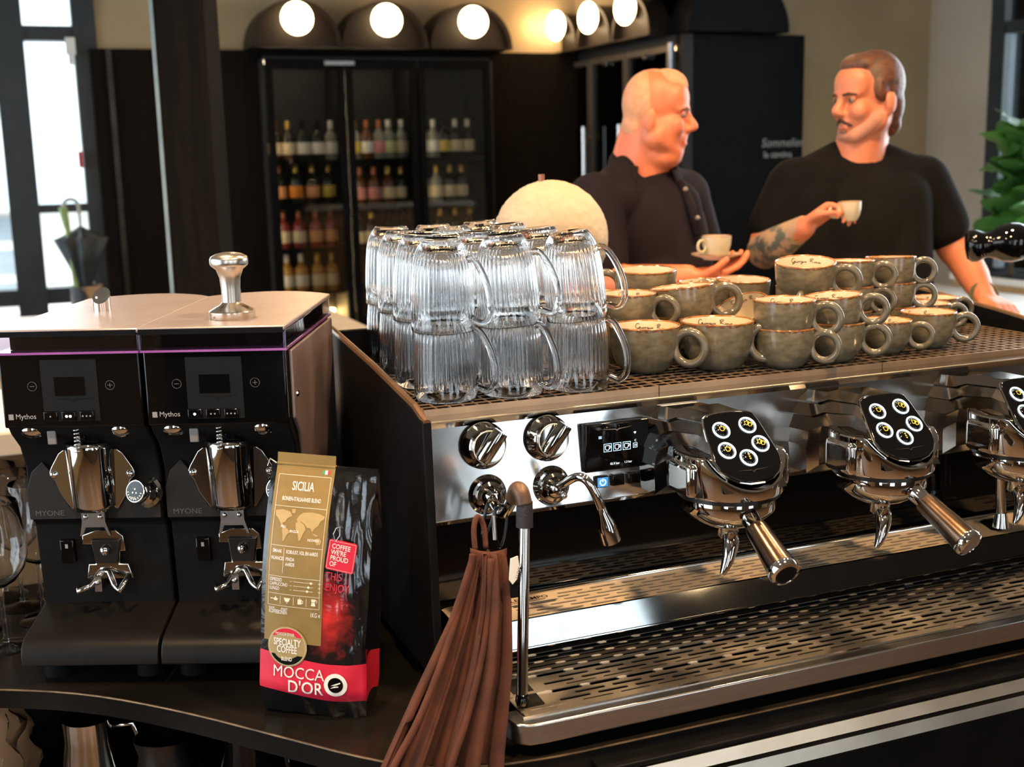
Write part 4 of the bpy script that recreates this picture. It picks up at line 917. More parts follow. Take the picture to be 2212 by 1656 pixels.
obj('chassis', MB().box((.04,-.20,.957),(XR-.03,.36,.972)), K['black_matte'], em)
# knobs, joints
K['knob'] = mat('darkened_chrome', (.34,.325,.30), .06, 1.0)  # chrome darkened to stand in for the dark surroundings it reflects
def knob(x, z):
    o = obj('steam_knob', MB().lathe([(0,0),(.0305,0),(.0310,.002),(.0290,.006),(.0245,.013),(.0225,.014),(.0220,.020),(.0205,.0225),(0,.0235)], 48, align((x,-.037,z), (0,-1,.08))), K['knob'], em, smooth=25)
    M = align((x,-.037,z), (0,-1,.08)) @ rot('Z', 0)
    # lever bar: slanted half tube standing on the knob face
    n = 16; P0, P1 = Vector((-.012,-.016,.022)), Vector((.014,.020,.030))
    ax = (P1-P0).normalized()
    obj('lever', MB().tube([P0, P0+ax*.004, P1-ax*.002, P1], [.0085,.0105,.0100,.0096], 24, M=M @ Matrix.Scale(1, 4)), K['knob'], o, smooth=35)
    ring_ = MB(); ring(ring_, (0,0,.0215), .0213, .0007, 40, 6, M); obj('knob_ring', ring_, K['white_print'], o)
    return o
knob(.0722,1.2746); knob(.1624,1.2744)
def joint(x, z):
    return obj('joint_flange', MB().lathe([(0,0),(.0265,0),(.0270,.002),(.0225,.009),(.0195,.010),(.0190,.016),(.0150,.019),(.0125,.026),(.0085,.031),(0,.034)], 48, align((x,-.037,z), (0,-1,.08))), K['knob'], em, smooth=25)
j1 = joint(.0748,1.2085); j2 = joint(.1659,1.2094)
def spline(P_, n=6):
    P_ = [Vector(p_) for p_ in P_]; out = []
    for i in range(len(P_)-1):
        p0 = P_[max(i-1,0)]; p1 = P_[i]; p2 = P_[i+1]; p3 = P_[min(i+2,len(P_)-1)]
        for k in range(n):
            t = k/n
            out.append(.5*((2*p1)+(-p0+p2)*t+(2*p0-5*p1+4*p2-p3)*t*t+(-p0+3*p1-3*p2+p3)*t**3))
    return out + [P_[-1]]
sw_ = obj('steam_wand', MB().tube([(.0700,-.176,1.205),(.0525,-.199,1.000)], .0068, 18), K['chrome'], em, smooth=60)
obj('wand_arm', MB().tube(spline([(.0735,-.050,1.212),(.0700,-.075,1.207),(.0714,-.100,1.2005),(.0700,-.122,1.212),(.0688,-.150,1.238)]), .0068, 16), K['chrome'], sw_, smooth=180)
obj('wand_elbow', MB().tube(spline([(.0688,-.144,1.232),(.0686,-.158,1.247),(.0694,-.170,1.246),(.0706,-.176,1.232)]), .0098, 18), mat('worn_brown_rubber', (.115,.062,.032), .45, .3, c2=(.075,.042,.024), nscale=30), sw_, smooth=180)
obj('wand_grip', MB().tube([(.0712,-.1745,1.236),(.0700,-.176,1.205)], [.0100,.0104], 24), mat('knurled_black_rubber', (.012,.010,.016), .5, bump=.5, bscale=700, c2=(.018,.015,.022), nscale=50), sw_, smooth=60)
obj('wand_tip', MB().tube([(.0527,-.1988,1.004),(.0523,-.1995,.996),(.0521,-.2,.990)], [.0072,.0086,.0070], 18), K['black_gloss'], sw_, smooth=180)
hs = obj('hot_water_spout', MB().tube(spline([(.1640,-.060,1.2155),(.1655,-.080,1.2225),(.1712,-.108,1.2375),(.1785,-.122,1.2355),(.1875,-.128,1.2185),(.1965,-.128,1.1960)], 8), .0058, 16), K['chrome'], em, smooth=180)
obj('nozzle', MB().tube([(.1955,-.128,1.199),(.1985,-.128,1.190),(.2030,-.128,1.176),(.2060,-.128,1.166),(.2105,-.128,1.1525)], [.0062,.0068,.0118,.0130,.0128], 32), K['chrome'], hs, smooth=35)
obj('nozzle_mouth', MB().tube([(.2104,-.128,1.1527),(.2107,-.128,1.1519)], .0098, 24), K['black_matte'], hs)
obj('drop_ball', MB().ball((.1685,-.074,1.2045), .0048, None, 14, 8).tube([(.1672,-.066,1.209),(.1685,-.074,1.2045)], .003, 8), K['chrome'], hs, smooth=180)
# right steam wand
rw = obj('steam_wand', MB().tube([(.905,-.075,1.235),(.915,-.062,1.16),(.926,-.060,1.060)], .0075, 16), K['chrome'], em, smooth=60)
obj('wand_tip', MB().tube([(.9255,-.060,1.075),(.926,-.060,1.052)], [.0085,.013], 20), K['chrome'], rw, smooth=40)
obj('wand_rod', MB().tube([(.930,-.050,1.19),(.938,-.048,1.085)], .0045, 12), K['chrome'], rw, smooth=180)
# display and buttons
Mp = tr(0,-.0385,0) @ rot('X', 90)      # local (x, z) drawn on the panel face
ds = obj('display', MB().box((.2132,-.046,1.2215),(.3098,-.034,1.2875)), K['black_gloss'], em, bevel=.0022)
WH = emit('display_white', (.72,.86,1.0), 1.1); TL = emit('display_blue', (.45,.75,1.0), 1.0)
Dp = tr(0,-.0464,0) @ rot('X', 90)
def frame_(m, x, z, w_, h_, t):
    m.box((x,z,0),(x+w_,z+t,.0003), Dp); m.box((x,z+h_-t,0),(x+w_,z+h_,.0003), Dp); m.box((x,z,0),(x+t,z+h_,.0003), Dp); m.box((x+w_-t,z,0),(x+w_,z+h_,.0003), Dp)
def cupi(m, x, z, s_, M=None, t=.12):
    M = (M or Dp) @ tr(x,z,.0002) @ Matrix.Scale(s_, 4)
    P_ = [(-.5,.45),(.4,.45),(.35,-.25),(.2,-.45),(-.3,-.45),(-.45,-.25)]
    for a, b in zip(P_, P_[1:]+P_[:1]):
        d_ = Vector((b[0]-a[0], b[1]-a[1], 0)); nn = Vector((-d_.y, d_.x, 0)).normalized()*t/2
        A, B = Vector((*a,0)), Vector((*b,0)); m.add([A-nn, B-nn, B+nn, A+nn], [(0,1,2,3)], M)
    for k in range(6):
        a0, a1 = math.radians(80-k*27), math.radians(80-(k+1)*27)
        m.add([(.42+.22*math.cos(a0),.12+.22*math.sin(a0),0),(.42+.22*math.cos(a1),.12+.22*math.sin(a1),0),(.42+.32*math.cos(a1),.12+.32*math.sin(a1),0),(.42+.32*math.cos(a0),.12+.32*math.sin(a0),0)], [(0,1,2,3)], M)
m = MB()
for k in range(3): frame_(m, .2405+k*.0143, 1.2480, .0118, .0112, .0006)
frame_(m, .2845,1.2495,.0066,.0066,.0005)
for k in range(3): m.box((.2330,1.2670+k*.0014,0),(.2375,1.2676+k*.0014,.0003), Dp)
obj('screen_icons', m, TL, ds)
m = MB()
for k in range(3): cupi(m, .2462+k*.0143, 1.2535, .0068)
m.add([(.2855,1.2710,.0003),(.2875,1.2685,.0003),(.2895,1.2710,.0003),(.2885,1.2722,.0003),(.2875,1.2714,.0003),(.2865,1.2722,.0003)], [(0,1,2,3,4,5)], Dp)
obj('screen_cups', m, WH, ds)
obj('wing_mark', MB().add([(.237,1.2792,0),(.2585,1.2775,0),(.2610,1.2755,0),(.2635,1.2777,0),(.285,1.2800,0),(.2635,1.2788,0),(.2610,1.2772,0),(.2585,1.2786,0)], [tuple(range(8))], Dp), K['grey_print'], ds)
for s_, x, z, sz in (('82.9 bar', .2500,1.2295,.0042), ('1.3 bar', .2710,1.2297,.0042), ('29', .2857,1.2512,.0044), ('C', .2865,1.2580,.0044)):
    text('lettering', s_, sz, Dp @ tr(x,z,.0003), WH, ds)
for k, x in enumerate((.2392,.2632,.2871)):
    b_ = obj('button', MB().box((x-.0095,-.0455,1.1985),(x+.0095,-.036,1.2145)), K['black_gloss'], em, bevel=.0018)
    if k == 0:
        Bp = tr(x,-.0459,1.2063) @ rot('X', 90); m = MB()
        pts = [(.0042*math.cos(math.radians(120+k_*300/20)), .0042*math.sin(math.radians(120+k_*300/20)), 0) for k_ in range(21)]
        m.tube(pts, .0006, 6, M=Bp); m.tube([(0,.001,0),(0,.0052,0)], .0006, 6, M=Bp)
        obj('power_icon', m, emit('power_white', (.6,.8,1.0), 4.0), b_)
        obj('power_glow', MB().box((x-.008,-.0456,1.2000),(x+.008,-.0455,1.2130)), emit('power_blue', (.04,.22,.55), .7), b_)
# group heads
K['chrome_dark'] = mat('dimmed_chrome', (.27,.245,.22), .10, 1.0, c2=(.24,.22,.20), nscale=8)  # chrome toned down in place of dark reflections on the group heads
K['iron_chrome'] = mat('group_chrome', (.56,.53,.49), .05, 1.0)
GOLD = emit('gold_icon', (1.0,.58,.05), .7); RINGW = emit('button_ring_light', (.70,.88,1.0), 1.8)
def group(xc):
    def sec(y, w_, zt, zb, k):
        """ribbed half-octagon cross-section in x-z at depth y"""
        P_ = [(-w_*.98, zb)]
        n = 4
        top = [(-w_, zb+(zt-zb)*.34), (-w_*.93, zb+(zt-zb)*.52), (-w_*.97, zb+(zt-zb)*.53), (-w_*.83, zb+(zt-zb)*.70), (-w_*.88, zb+(zt-zb)*.715), (-w_*.68, zb+(zt-zb)*.86), (-w_*.72, zb+(zt-zb)*.88), (-w_*.45, zt)]
        P_ += top + [(w_*.45, zt), (w_*.68, zb+(zt-zb)*.86), (w_*.83, zb+(zt-zb)*.70), (w_*.93, zb+(zt-zb)*.52), (w_, zb+(zt-zb)*.34), (w_*.98, zb)]
        return [Vector((xc+a, y, b)) for a, b in P_]
    st_ = [sec(-.032,.064,1.300,1.190,0), sec(-.078,.062,1.304,1.190,0), sec(-.096,.054,1.310,1.205,0), sec(-.150,.048,1.3115,1.225,0)]
    # last station lies on the sloping badge plane
    last = []
    for p_ in sec(-.150,.046,1.305,1.225,0): last.append(Vector((p_.x, -.150-.92*(1.309-p_.z), p_.z+.001)))
    st_.append(last)
    m = MB(); n = len(st_[0])
    for s_ in st_: m.v += s_
    for k in range(len(st_)-1):
        for i in range(n-1): m.f.append([k*n+i, k*n+i+1, (k+1)*n+i+1, (k+1)*n+i])
        m.f.append([k*n+n-1, k*n, (k+1)*n, (k+1)*n+n-1])
    m.f.append(list(range((len(st_)-1)*n, len(st_)*n)))
    go = obj('group_head', m, K['chrome_dark'], em, smooth=12)
    # front drum under the badge
    yc = -.163
    nn = 56; dv = MB(); rows_ = []
    def ztop(a):  # drum top follows the badge slope at the front
        y = yc + .0725*math.sin(a)
        return min(1.266, 1.2715 + (y+.1915))
    for zf in (0, .12, .2):
        pass
    prof_ = [(.066,1.2125),(.070,1.2135),(.0715,1.2165)]
    base_i = []
    for r, z in prof_:
        base_i.append([len(dv.v)+k for k in range(nn)])
        dv.v += [Vector((xc+r*math.cos(2*PI*k/nn), yc+r*math.sin(2*PI*k/nn), z)) for k in range(nn)]
    for r, dz in ((.0715,-.002),(.0695,0),(.060,.001)):
        base_i.append([len(dv.v)+k for k in range(nn)])
        dv.v += [Vector((xc+r*math.cos(2*PI*k/nn), yc+r*math.sin(2*PI*k/nn), ztop(2*PI*k/nn)+dz)) for k in range(nn)]
    for A, B in zip(base_i, base_i[1:]):
        for k in range(nn): dv.f.append([A[k], A[(k+1)%nn], B[(k+1)%nn], B[k]])
    c_ = len(dv.v); dv.v.append(Vector((xc,yc,1.25)))
    for k in range(nn): dv.f.append([base_i[-1][k], base_i[-1][(k+1)%nn], c_])
    c_ = len(dv.v); dv.v.append(Vector((xc,yc,1.2125)))
    for k in range(nn): dv.f.append([base_i[0][(k+1)%nn], base_i[0][k], c_])
    obj('drum', dv, K['iron_chrome'], go, smooth=35)
    for s_ in (-1, 1):
        obj('locking_ear', MB().box((xc+s_*.066-.010,yc-.030,1.2135),(xc+s_*.066+.010,yc+.028,1.258)), K['iron_chrome'], go, bevel=.008)
    # badge: rounded shield lying on the slope
    ex_ = Vector((1,0,0)); ez_ = Vector((0,-.707,-.707)).normalized(); nr = ex_.cross(ez_); nr = Vector((0,-.707,.707))
    O_ = Vector((xc,-.1915,1.2725))
    def B(a, b, h=0.0): return O_ + ex_*a + (-ez_)*b + nr*h
    sh_ = [(-.030,.050),(-.015,.0525),(.015,.0525),(.030,.050),(.036,.047),(.0395,.036),(.046,-.005),(.0475,-.018),(.044,-.030),(.036,-.040),(.024,-.048),(.010,-.052),(-.010,-.052),(-.024,-.048),(-.036,-.040),(-.044,-.030),(-.0475,-.018),(-.046,-.005),(-.0395,.036),(-.036,.047)]
    k_ = len(sh_); m = MB(); m.add([B(a, b, 0) for a, b in sh_] + [B(a, b, .004) for a, b in sh_], [tuple(range(k_)), tuple(range(2*k_-1, k_-1, -1))] + [(i,(i+1)%k_,k_+(i+1)%k_,k_+i) for i in range(k_)])
    bd = obj('badge', m, K['black_gloss'], go, bevel=.0012)
    obj('badge_rim', MB().tube([B(a*1.015, b*1.015, .001) for a, b in sh_], .0016, 6, closed=True), K['chrome'], go)
    MBd = Matrix.Translation(B(0,0,.0045)) @ Matrix((( *ex_, 0), ( *(-ez_), 0), (*nr, 0), (0,0,0,1))).transposed()
    for q, (a, b) in enumerate(((-.020,.026),(.020,.029),(-.0245,-.004),(.0265,.000),(.001,-.018))):
        m = MB(); ring(m, (a,b,.0004), .0110, .0012, 32, 8, MBd); ro = obj('button_ring', m, RINGW, bd, smooth=180)
        obj('button_cap', MB().ball((a,b,.0), (.0092,.0092,.0030), MBd, 20, 8), K['black_gloss'], bd, smooth=180)
        m = MB()
        if q == 4:
            for w_ in (-.003,0,.003): m.add([(a-.0016,b+w_+.001,.0034),(a+.0016,b+w_+.001,.0034),(a,b+w_-.001,.0034)], [(0,1,2)], MBd)
        elif q in (0,2): cupi(m, a,b+.0002,.0066, MBd @ tr(0,0,.0033), .09 if q == 0 else .12)
        else: cupi(m, a-.002,b+.0012,.0058, MBd @ tr(0,0,.0033), .09 if q == 1 else .12); cupi(m, a+.0016,b-.0012,.0058, MBd @ tr(0,0,.0034), .09 if q == 1 else .12)
        obj('button_icon', m, GOLD, bd)
    m = MB().add([(-.026,-.0345,.0002),(-.003,-.0362,.0002),(0,-.0392,.0002),(.003,-.0362,.0002),(.026,-.0345,.0002),(.003,-.0350,.0002),(0,-.0375,.0002),(-.003,-.0350,.0002)], [tuple(range(8))], MBd)
    obj('wing_mark', m, K['chrome'], bd)
    obj('splash_ring', MB().lathe([(.058,1.2065),(.066,1.2070),(.066,1.2125),(.058,1.2125)], 40, tr(xc,yc,0)), K['dark_metal'], go, smooth=40)
for xc in (.362,.605,.848): group(xc)
# portafilters
def portafilter(xc, end, label, cap):
    yc = -.163
    t = thing('portafilter', label, 'portafilter', (xc,yc,1.17), 0, 'portafilters'); up_ = tr(0,0,.023)
    obj('basket', MB().lathe([(0,1.140),(.020,1.141),(.036,1.146),(.050,1.155),(.0595,1.164),(.0615,1.168),(.0615,1.186),(.0595,1.190),(.055,1.190),(.054,1.170),(0,1.150)], 48, up_ @ tr(xc,yc,0)), K['iron_chrome'], t, smooth=40)
    E_ = Vector(end); S0 = Vector((xc,yc,1.190)); d_ = (E_-S0).normalized()
    S1 = S0 + Vector((d_.x, d_.y, 0)).normalized()*.058 + Vector((0,0,-.002)); d2 = (E_-S1).normalized(); L_ = (E_-S1).length
    obj('neck', MB().tube([S1-d2*.012, S1, S1+d2*.014, S1+d2*.026], [.016,.0125,.0115,.0150], 20), K['iron_chrome'], t, smooth=60)
    h = obj('handle', MB().tube([S1+d2*(.018+(L_-.022)*k/8) for k in range(9)], [.0142,.0150,.0154,.0158,.0164,.0170,.0176,.0182,.0186], 32), K['bronze'], t, smooth=60)
    Me = align(E_-d2*.006, d2)
    obj('end_ring', MB().lathe([(0,0),(.0188,0),(.0196,.002),(.0196,.006),(.0180,.010),(.0145,.0115),(.0138,.0105),(0,.0105)], 40, Me), K['chrome'], h, smooth=35)
    obj('end_cap', MB().lathe([(0,.0106),(.0136,.0106),(.0134,.0112),(0,.0114)], 32, Me), cap, h)
    sp = obj('spout', MB().lathe([(0,1.170),(.015,1.168),(.014,1.150),(.010,1.146),(0,1.146)], 20, tr(xc,yc,0)), K['iron_chrome'], t, smooth=50)
    obj('spout_beak', MB().tube(spline([(xc+.002,yc-.002,1.152),(xc-.004,yc-.014,1.146),(xc-.011,yc-.022,1.134),(xc-.019,yc-.026,1.118),(xc-.026,yc-.027,1.106)], 4), [.0105,.0110,.0112,.0112,.0110,.0106,.0102,.0098,.0092,.0086,.0080,.0072,.0064,.0055,.0045,.0034,.0020], 16), K['iron_chrome'], t, smooth=180)
    return t
portafilter(.362, (.352,-.304,1.1455), 'portafilter with black end cap locked in the left group', K['black_satin'])
portafilter(.605, (.634,-.302,1.1400), 'portafilter with bronze end cap locked in the middle group', mat('copper_cap', (.26,.17,.11), .4, .6, c2=(.22,.14,.09), nscale=30))
portafilter(.848, (.858,-.304,1.143), 'portafilter in the right group at the picture edge', K['black_satin'])

# ------------------------------------------------------------ glass mugs stacked upside down
mg = thing('glass_mug', '', 'glass mug', (0,0,0))
HM = .115
def ribs(amp):
    return lambda r, z, a: r + (amp*math.cos(36*a) if .024 < z < .104 and r > .022 else 0)
po = [(.0425,.0006),(.0430,.0018),(.0428,.012),(.0426,.0235),(.0424,.026),(.0420,.040),(.0412,.058),(.0400,.074),(.0380,.088),(.0345,.100),(.0300,.108),(.0265,.1125),(.0250,.1145),(.0240,.115),(0,.1135)]
pi_ = [(0,.1005),(.020,.1000),(.0265,.0970),(.0310,.0915),(.0345,.0840),(.0368,.072),(.0382,.056),(.0392,.038),(.0396,.026),(.0399,.0235),(.0402,.012),(.0406,.0018),(.0411,.0006),(.0418,0),(.0425,.0006)]
obj('bowl', MB().lathe(po, 144, rib=ribs(.0004)).lathe(pi_, 144, rib=ribs(.0009)).mesh('bowl', 1e-5), K['glass'], mg, smooth=70)
obj('handle', MB().tube(spline([(.0375,0,.0900),(.0430,0,.0910),(.0520,0,.0840),(.0630,0,.0640),(.0690,0,.0420),(.0680,0,.0220),(.0590,0,.0110),(.0480,0,.0140),(.0415,0,.0170)], 5), .0046, 14), K['glass'], mg, smooth=180)
cols_ = [(.058,.064,.074,.086), (.152,.150,.152,.156), (.250,.246,.246,.244)]
rows_ = (.068,.175,.290,.400)
first = True
rn = ['front', 'second', 'third', 'back']; cn = ['left', 'middle', 'right']
for c in range(3):
    for r in range(4):
        for lv in range(2):
            x = cols_[c][r]; y = rows_[r] - (.018 if c == 2 else .012 if c == 1 else 0) + RND.uniform(-.004,.004)
            lbl = 'upside-down ribbed glass mug, %s row, %s column, %s of its stack' % (rn[r], cn[c], ('bottom','top')[lv])
            rz = -.75 + RND.uniform(-.25,.25)
            if c == 0 and r > 0: rz = RND.uniform(-.2,.5)
            tl = (0,0) if lv == 0 else (RND.uniform(-.03,.05), RND.uniform(.00,.06) if c == 0 else RND.uniform(-.08,.02))
            if c == 2 and lv == 1: tl = (.02,-.085)
            z = 1.3202 if lv == 0 else 1.3202+.0925+.003*(abs(tl[1])/.06)
            if first: mg.location = (x,y,z); mg.scale = (1,1,1.06); mg.rotation_euler = (0,0,rz); mg['label'] = lbl; mg['group'] = 'glass mugs on the machine'; first = False
            else: dup(mg, (x,y,z), (tl[0],tl[1],rz), lbl, 'glass mugs on the machine', scale=(1,1,1.06))

# ------------------------------------------------------------ stoneware cups
def cup_material():
    m, t, b = nmat('olive_grey_glaze')
    b.inputs['Roughness'].default_value = .22; b.inputs['Coat Weight'].default_value = .35; b.inputs['Coat Roughness'].default_value = .08
    tc = t.nodes.new('ShaderNodeTexCoord')
    n1 = t.nodes.new('ShaderNodeTexNoise'); n1.inputs['Scale'].default_value = 38; n1.inputs['Detail'].default_value = 6
    n2 = t.nodes.new('ShaderNodeTexNoise'); n2.inputs['Scale'].default_value = 230; n2.inputs['Detail'].default_value = 2
    n3 = t.nodes.new('ShaderNodeTexNoise'); n3.inputs['Scale'].default_value = 120; n3.inputs['Detail'].default_value = 3
    mp = t.nodes.new('ShaderNodeMapping'); mp.inputs['Scale'].default_value = (1,1,2.2)
    t.links.new(tc.outputs['Object'], mp.inputs[0])
    for n in (n1, n2, n3): t.links.new(mp.outputs[0], n.inputs['Vector'])
    r = t.nodes.new('ShaderNodeValToRGB'); r.color_ramp.elements[0].position = .32; r.color_ramp.elements[0].color = (.105,.088,.056,1)
    r.color_ramp.elements[1].position = .68; r.color_ramp.elements[1].color = (.215,.182,.120,1)
    t.links.new(n1.outputs['Fac'], r.inputs[0])
    r2 = t.nodes.new('ShaderNodeValToRGB'); r2.color_ramp.elements[0].position = .62; r2.color_ramp.elements[0].color = (0,0,0,1); r2.color_ramp.elements[1].position = .72; r2.color_ramp.elements[1].color = (1,1,1,1)
    t.links.new(n2.outputs['Fac'], r2.inputs[0])
    mx1 = t.nodes.new('ShaderNodeMixRGB'); mx1.inputs[2].default_value = (.27,.24,.18,1)
    mlt = t.nodes.new('ShaderNodeMath'); mlt.operation = 'MULTIPLY'; mlt.inputs[1].default_value = .35; t.links.new(r2.outputs[0], mlt.inputs[0])
    t.links.new(mlt.outputs[0], mx1.inputs[0]); t.links.new(r.outputs[0], mx1.inputs[1])
    sp = t.nodes.new('ShaderNodeSeparateXYZ'); t.links.new(tc.outputs['Object'], sp.inputs[0])
    ad = t.nodes.new('ShaderNodeMath'); ad.operation = 'MULTIPLY_ADD'; ad.inputs[1].default_value = .013; t.links.new(n3.outputs['Fac'], ad.inputs[0]); t.links.new(sp.outputs['Z'], ad.inputs[2])
    st_ = t.nodes.new('ShaderNodeMapRange'); st_.inputs['From Min'].default_value = .0688; st_.inputs['From Max'].default_value = .0700; t.links.new(ad.outputs[0], st_.inputs[0])
    mx2 = t.nodes.new('ShaderNodeMixRGB'); mx2.inputs[2].default_value = (.13,.050,.014,1); t.links.new(st_.outputs[0], mx2.inputs[0]); t.links.new(mx1.outputs[0], mx2.inputs[1])
    t.links.new(mx2.outputs[0], b.inputs['Base Color'])
    bp = t.nodes.new('ShaderNodeBump'); bp.inputs['Strength'].default_value = .12; bp.inputs['Distance'].default_value = .002
    t.links.new(n1.outputs['Fac'], bp.inputs['Height']); t.links.new(bp.outputs[0], b.inputs['Normal'])
    return m
K['glaze'] = cup_material()
K['cream_glaze'] = mat('cream_glaze', (.70,.60,.44), .22, c2=(.66,.56,.40), nscale=20, coat=.3)
K['rim_glaze'] = mat('burnt_rim_glaze', (.36,.16,.045), .22, c2=(.14,.05,.015), nscale=60, coat=.4)
K['ink'] = mat('sepia_ink', (.035,.025,.018), .5, c2=(.05,.035,.025), nscale=40)
cupo = [(0,.0015),(.0235,.0015),(.0245,0),(.0275,.0008),(.0345,.0060),(.0405,.0135),(.0450,.0235),(.0475,.0350),(.0488,.0480),(.0497,.0600),(.0499,.0648)]
cupi_ = [(.0470,.0648),(.0464,.0600),(.0455,.0480),(.0440,.0350),(.0412,.0240),(.0365,.0150),(.0280,.0090),(.0,.0065)]
cp = thing('stoneware_cup', '', 'cup', (0,0,0))
obj('body', MB().lathe(cupo, 48), K['glaze'], cp, smooth=60)
obj('interior', MB().lathe(cupi_, 48), K['cream_glaze'], cp, smooth=60)
obj('rim', MB().lathe([(.0499,.0645),(.0498,.0660),(.0487,.0668),(.0478,.0664),(.0469,.0640)], 48), K['rim_glaze'], cp, smooth=180)
hpts = [(.0480+.0195+.0225*math.cos(a)*.98-.002, 0, .0365+.0225*math.sin(a)) for a in [2*PI*k/26 for k in range(26)]]
obj('handle', MB().tube(hpts, .0062, 12, closed=True), mat('plain_grey_glaze', (.150,.132,.096), .20, c2=(.105,.092,.065), nscale=40, coat=.35), cp, smooth=180)
# handwriting inside the far wall
strokes = [[(.9,2.2),(.5,2.6),(.1,2.0),(0,1.1),(.3,.5),(.8,.7),(1.0,1.3),(.9,.2),(.6,-.5),(.2,-.3),(.9,.5),(1.2,.8)],
           [(1.2,.8),(1.3,.2),(1.5,.3)],[(1.7,.8),(1.5,.4),(1.8,.2),(2.0,.6),(1.8,.8),(2.2,.7)],[(2.2,.8),(2.3,.2),(2.4,.7),(2.6,.7)],[(3.0,.7),(2.7,.6),(2.8,.2),(3.0,.5),(2.9,-.5),(2.6,-.7),(3.2,.3)],[(3.2,.7),(3.3,.2),(3.5,.4)],[(3.8,.7),(3.6,.4),(3.9,.2),(4.1,.5),(3.9,.7)],
           [(5.2,2.0),(5.1,.2)],[(4.9,1.7),(5.5,2.3),(5.9,1.9),(5.3,1.1),(5.6,.6),(6.1,.1),(6.4,.4)],[(6.5,.7),(6.3,.4),(6.6,.2),(6.8,.5),(6.6,.7)],[(7.0,.8),(6.9,.5),(7.2,.3),(7.0,.15),(7.4,.4)],[(7.7,.7),(7.4,.4),(7.7,.2),(7.8,.7),(7.9,.2),(8.2,.3)]]
sgm = MB(); a_c = math.radians(95)
for s_ in strokes:
    pts = []
    for p_ in (spline([(x, z, 0) for x, z in s_], 3)):
        z = .0535+.0032*p_.y; a = a_c - (p_.x-4.1)*.0062/.046
        r = .0455+(z-.048)*.075-.0004
        pts.append((r*math.cos(a), r*math.sin(a), z))
    sgm.tube(pts, .00042, 5)
obj('signature', sgm, K['ink'], cp, label='handwritten dark signature')
placed = [False]
CG_ = 'stoneware cups on the machine'
def cup(x, y, z, s_, rz, tx, ty, label):
    rt = Matrix.Rotation(tx, 4, Vector((math.cos(FACE), math.sin(FACE), 0))) @ Matrix.Rotation(ty, 4, Vector((-math.sin(FACE), math.cos(FACE), 0))) @ Matrix.Rotation(rz, 4, 'Z')
    e_ = rt.to_euler()
    if not placed[0]:
        cp.location = (x,y,z); cp.rotation_euler = e_; cp.scale = (s_,)*3; cp['label'] = label; cp['group'] = CG_; placed[0] = True; return cp
    return dup(cp, (x,y,z), e_, label, CG_, scale=s_)
R0_ = -.85
CUPS = [
 (.388,.112,0,1.06,R0_,0,0,'big grey cup in the front row right beside the glass mugs'),
 (.494,.082,0,1.10,R0_+.25,0,0,'biggest grey cup in the front row, second from the glass mugs'),
 (.588,.045,0,.92,R0_,0,0,'grey cup at the bottom of the front pair, third along the front row'),
 (.586,.043,.041,.93,R0_+.1,0,0,'grey cup on top of the front pair, third along the front row'),
 (.686,.055,0,.92,R0_+.2,0,0,'grey cup under a tilted cup, fourth along the front row'),
 (.684,.053,.042,.90,R0_+.25,.0,-.08,'slightly tilted grey cup on top, fourth along the front row'),
 (.797,.072,0,.80,R0_+.1,0,0,'small single grey cup, fifth along the front row'),
 (.892,.085,0,.88,R0_+.35,0,0,'single grey cup at the right end of the front row'),
 (.905,.195,0,.84,R0_,0,0,'mostly hidden grey cup at the bottom of the rightmost tall stack'),
 (.903,.193,.041,.84,R0_+.35,0,0,'middle grey cup of the rightmost tall stack'),
 (.900,.190,.083,.84,R0_+.4,-.06,0,'top grey cup of the rightmost tall stack'),
 (.814,.190,0,.83,R0_,0,0,'mostly hidden grey cup at the bottom of the second tall stack from the right'),
 (.813,.188,.041,.83,R0_+.1,0,0,'middle grey cup of the second tall stack from the right'),
 (.811,.186,.082,.84,R0_+.15,-.03,0,'top grey cup of the second tall stack from the right'),
 (.712,.170,0,.94,R0_,0,0,'mostly hidden grey cup at the bottom of the third tall stack from the right'),
 (.710,.168,.040,.95,-2.3,0,.03,'middle grey cup of the third tall stack, handle facing the camera'),
 (.708,.165,.080,.97,R0_+.1,.13,-.02,'top grey cup of the third tall stack, tipped towards the camera'),
 (.606,.155,.020,.98,R0_,.32,-.42,'grey cup lying strongly tilted in the middle of the cups'),
 (.508,.205,0,1.0,R0_,0,0,'grey cup underneath the cup with the large right handle'),
 (.508,.200,.045,1.02,R0_+.45,-.05,-.09,'grey cup with large right handle tilted on the second layer'),
 (.412,.212,0,.95,R0_,0,0,'grey cup under the second-layer cup beside the mugs'),
 (.410,.210,.046,.92,R0_+.05,0,0,'grey cup on the second layer right beside the glass mugs'),
 (.497,.315,0,1.0,R0_,0,0,'mostly hidden grey cup at the bottom of the back stack by the mugs'),
 (.497,.312,.062,1.04,-3.9,.04,0,'wide grey cup on top of the back stack by the mugs'),
 (.395,.320,.048,.80,-3.6,0,0,'grey cup at the back half hidden by the mugs'),
 (.395,.322,0,.82,R0_,0,0,'mostly hidden grey cup at the back bottom by the mugs'),
 (.600,.295,0,.85,R0_,0,0,'mostly hidden grey cup in the back row below the third stack'),
 (.598,.293,.048,.88,R0_+.3,.03,0,'grey cup on the back row left of the tipped cup'),
 (.690,.290,0,.88,R0_,0,0,'mostly hidden grey cup in the back row behind the third stack'),
 (.668,.285,.046,.92,-3.7,.04,.02,'grey cup on the back row just behind the tipped cup'),
 (.992,.205,0,.80,R0_+.5,0,0,'grey cup behind the right end of the front row'),
 (1.060,.260,0,.80,R0_+.6,0,0,'last grey cup at the far right back corner'),
]
for x, y, dz, s_, rz, tx, ty, l in CUPS: cup(x, y, 1.3202+dz, s_, rz, tx, ty, l)

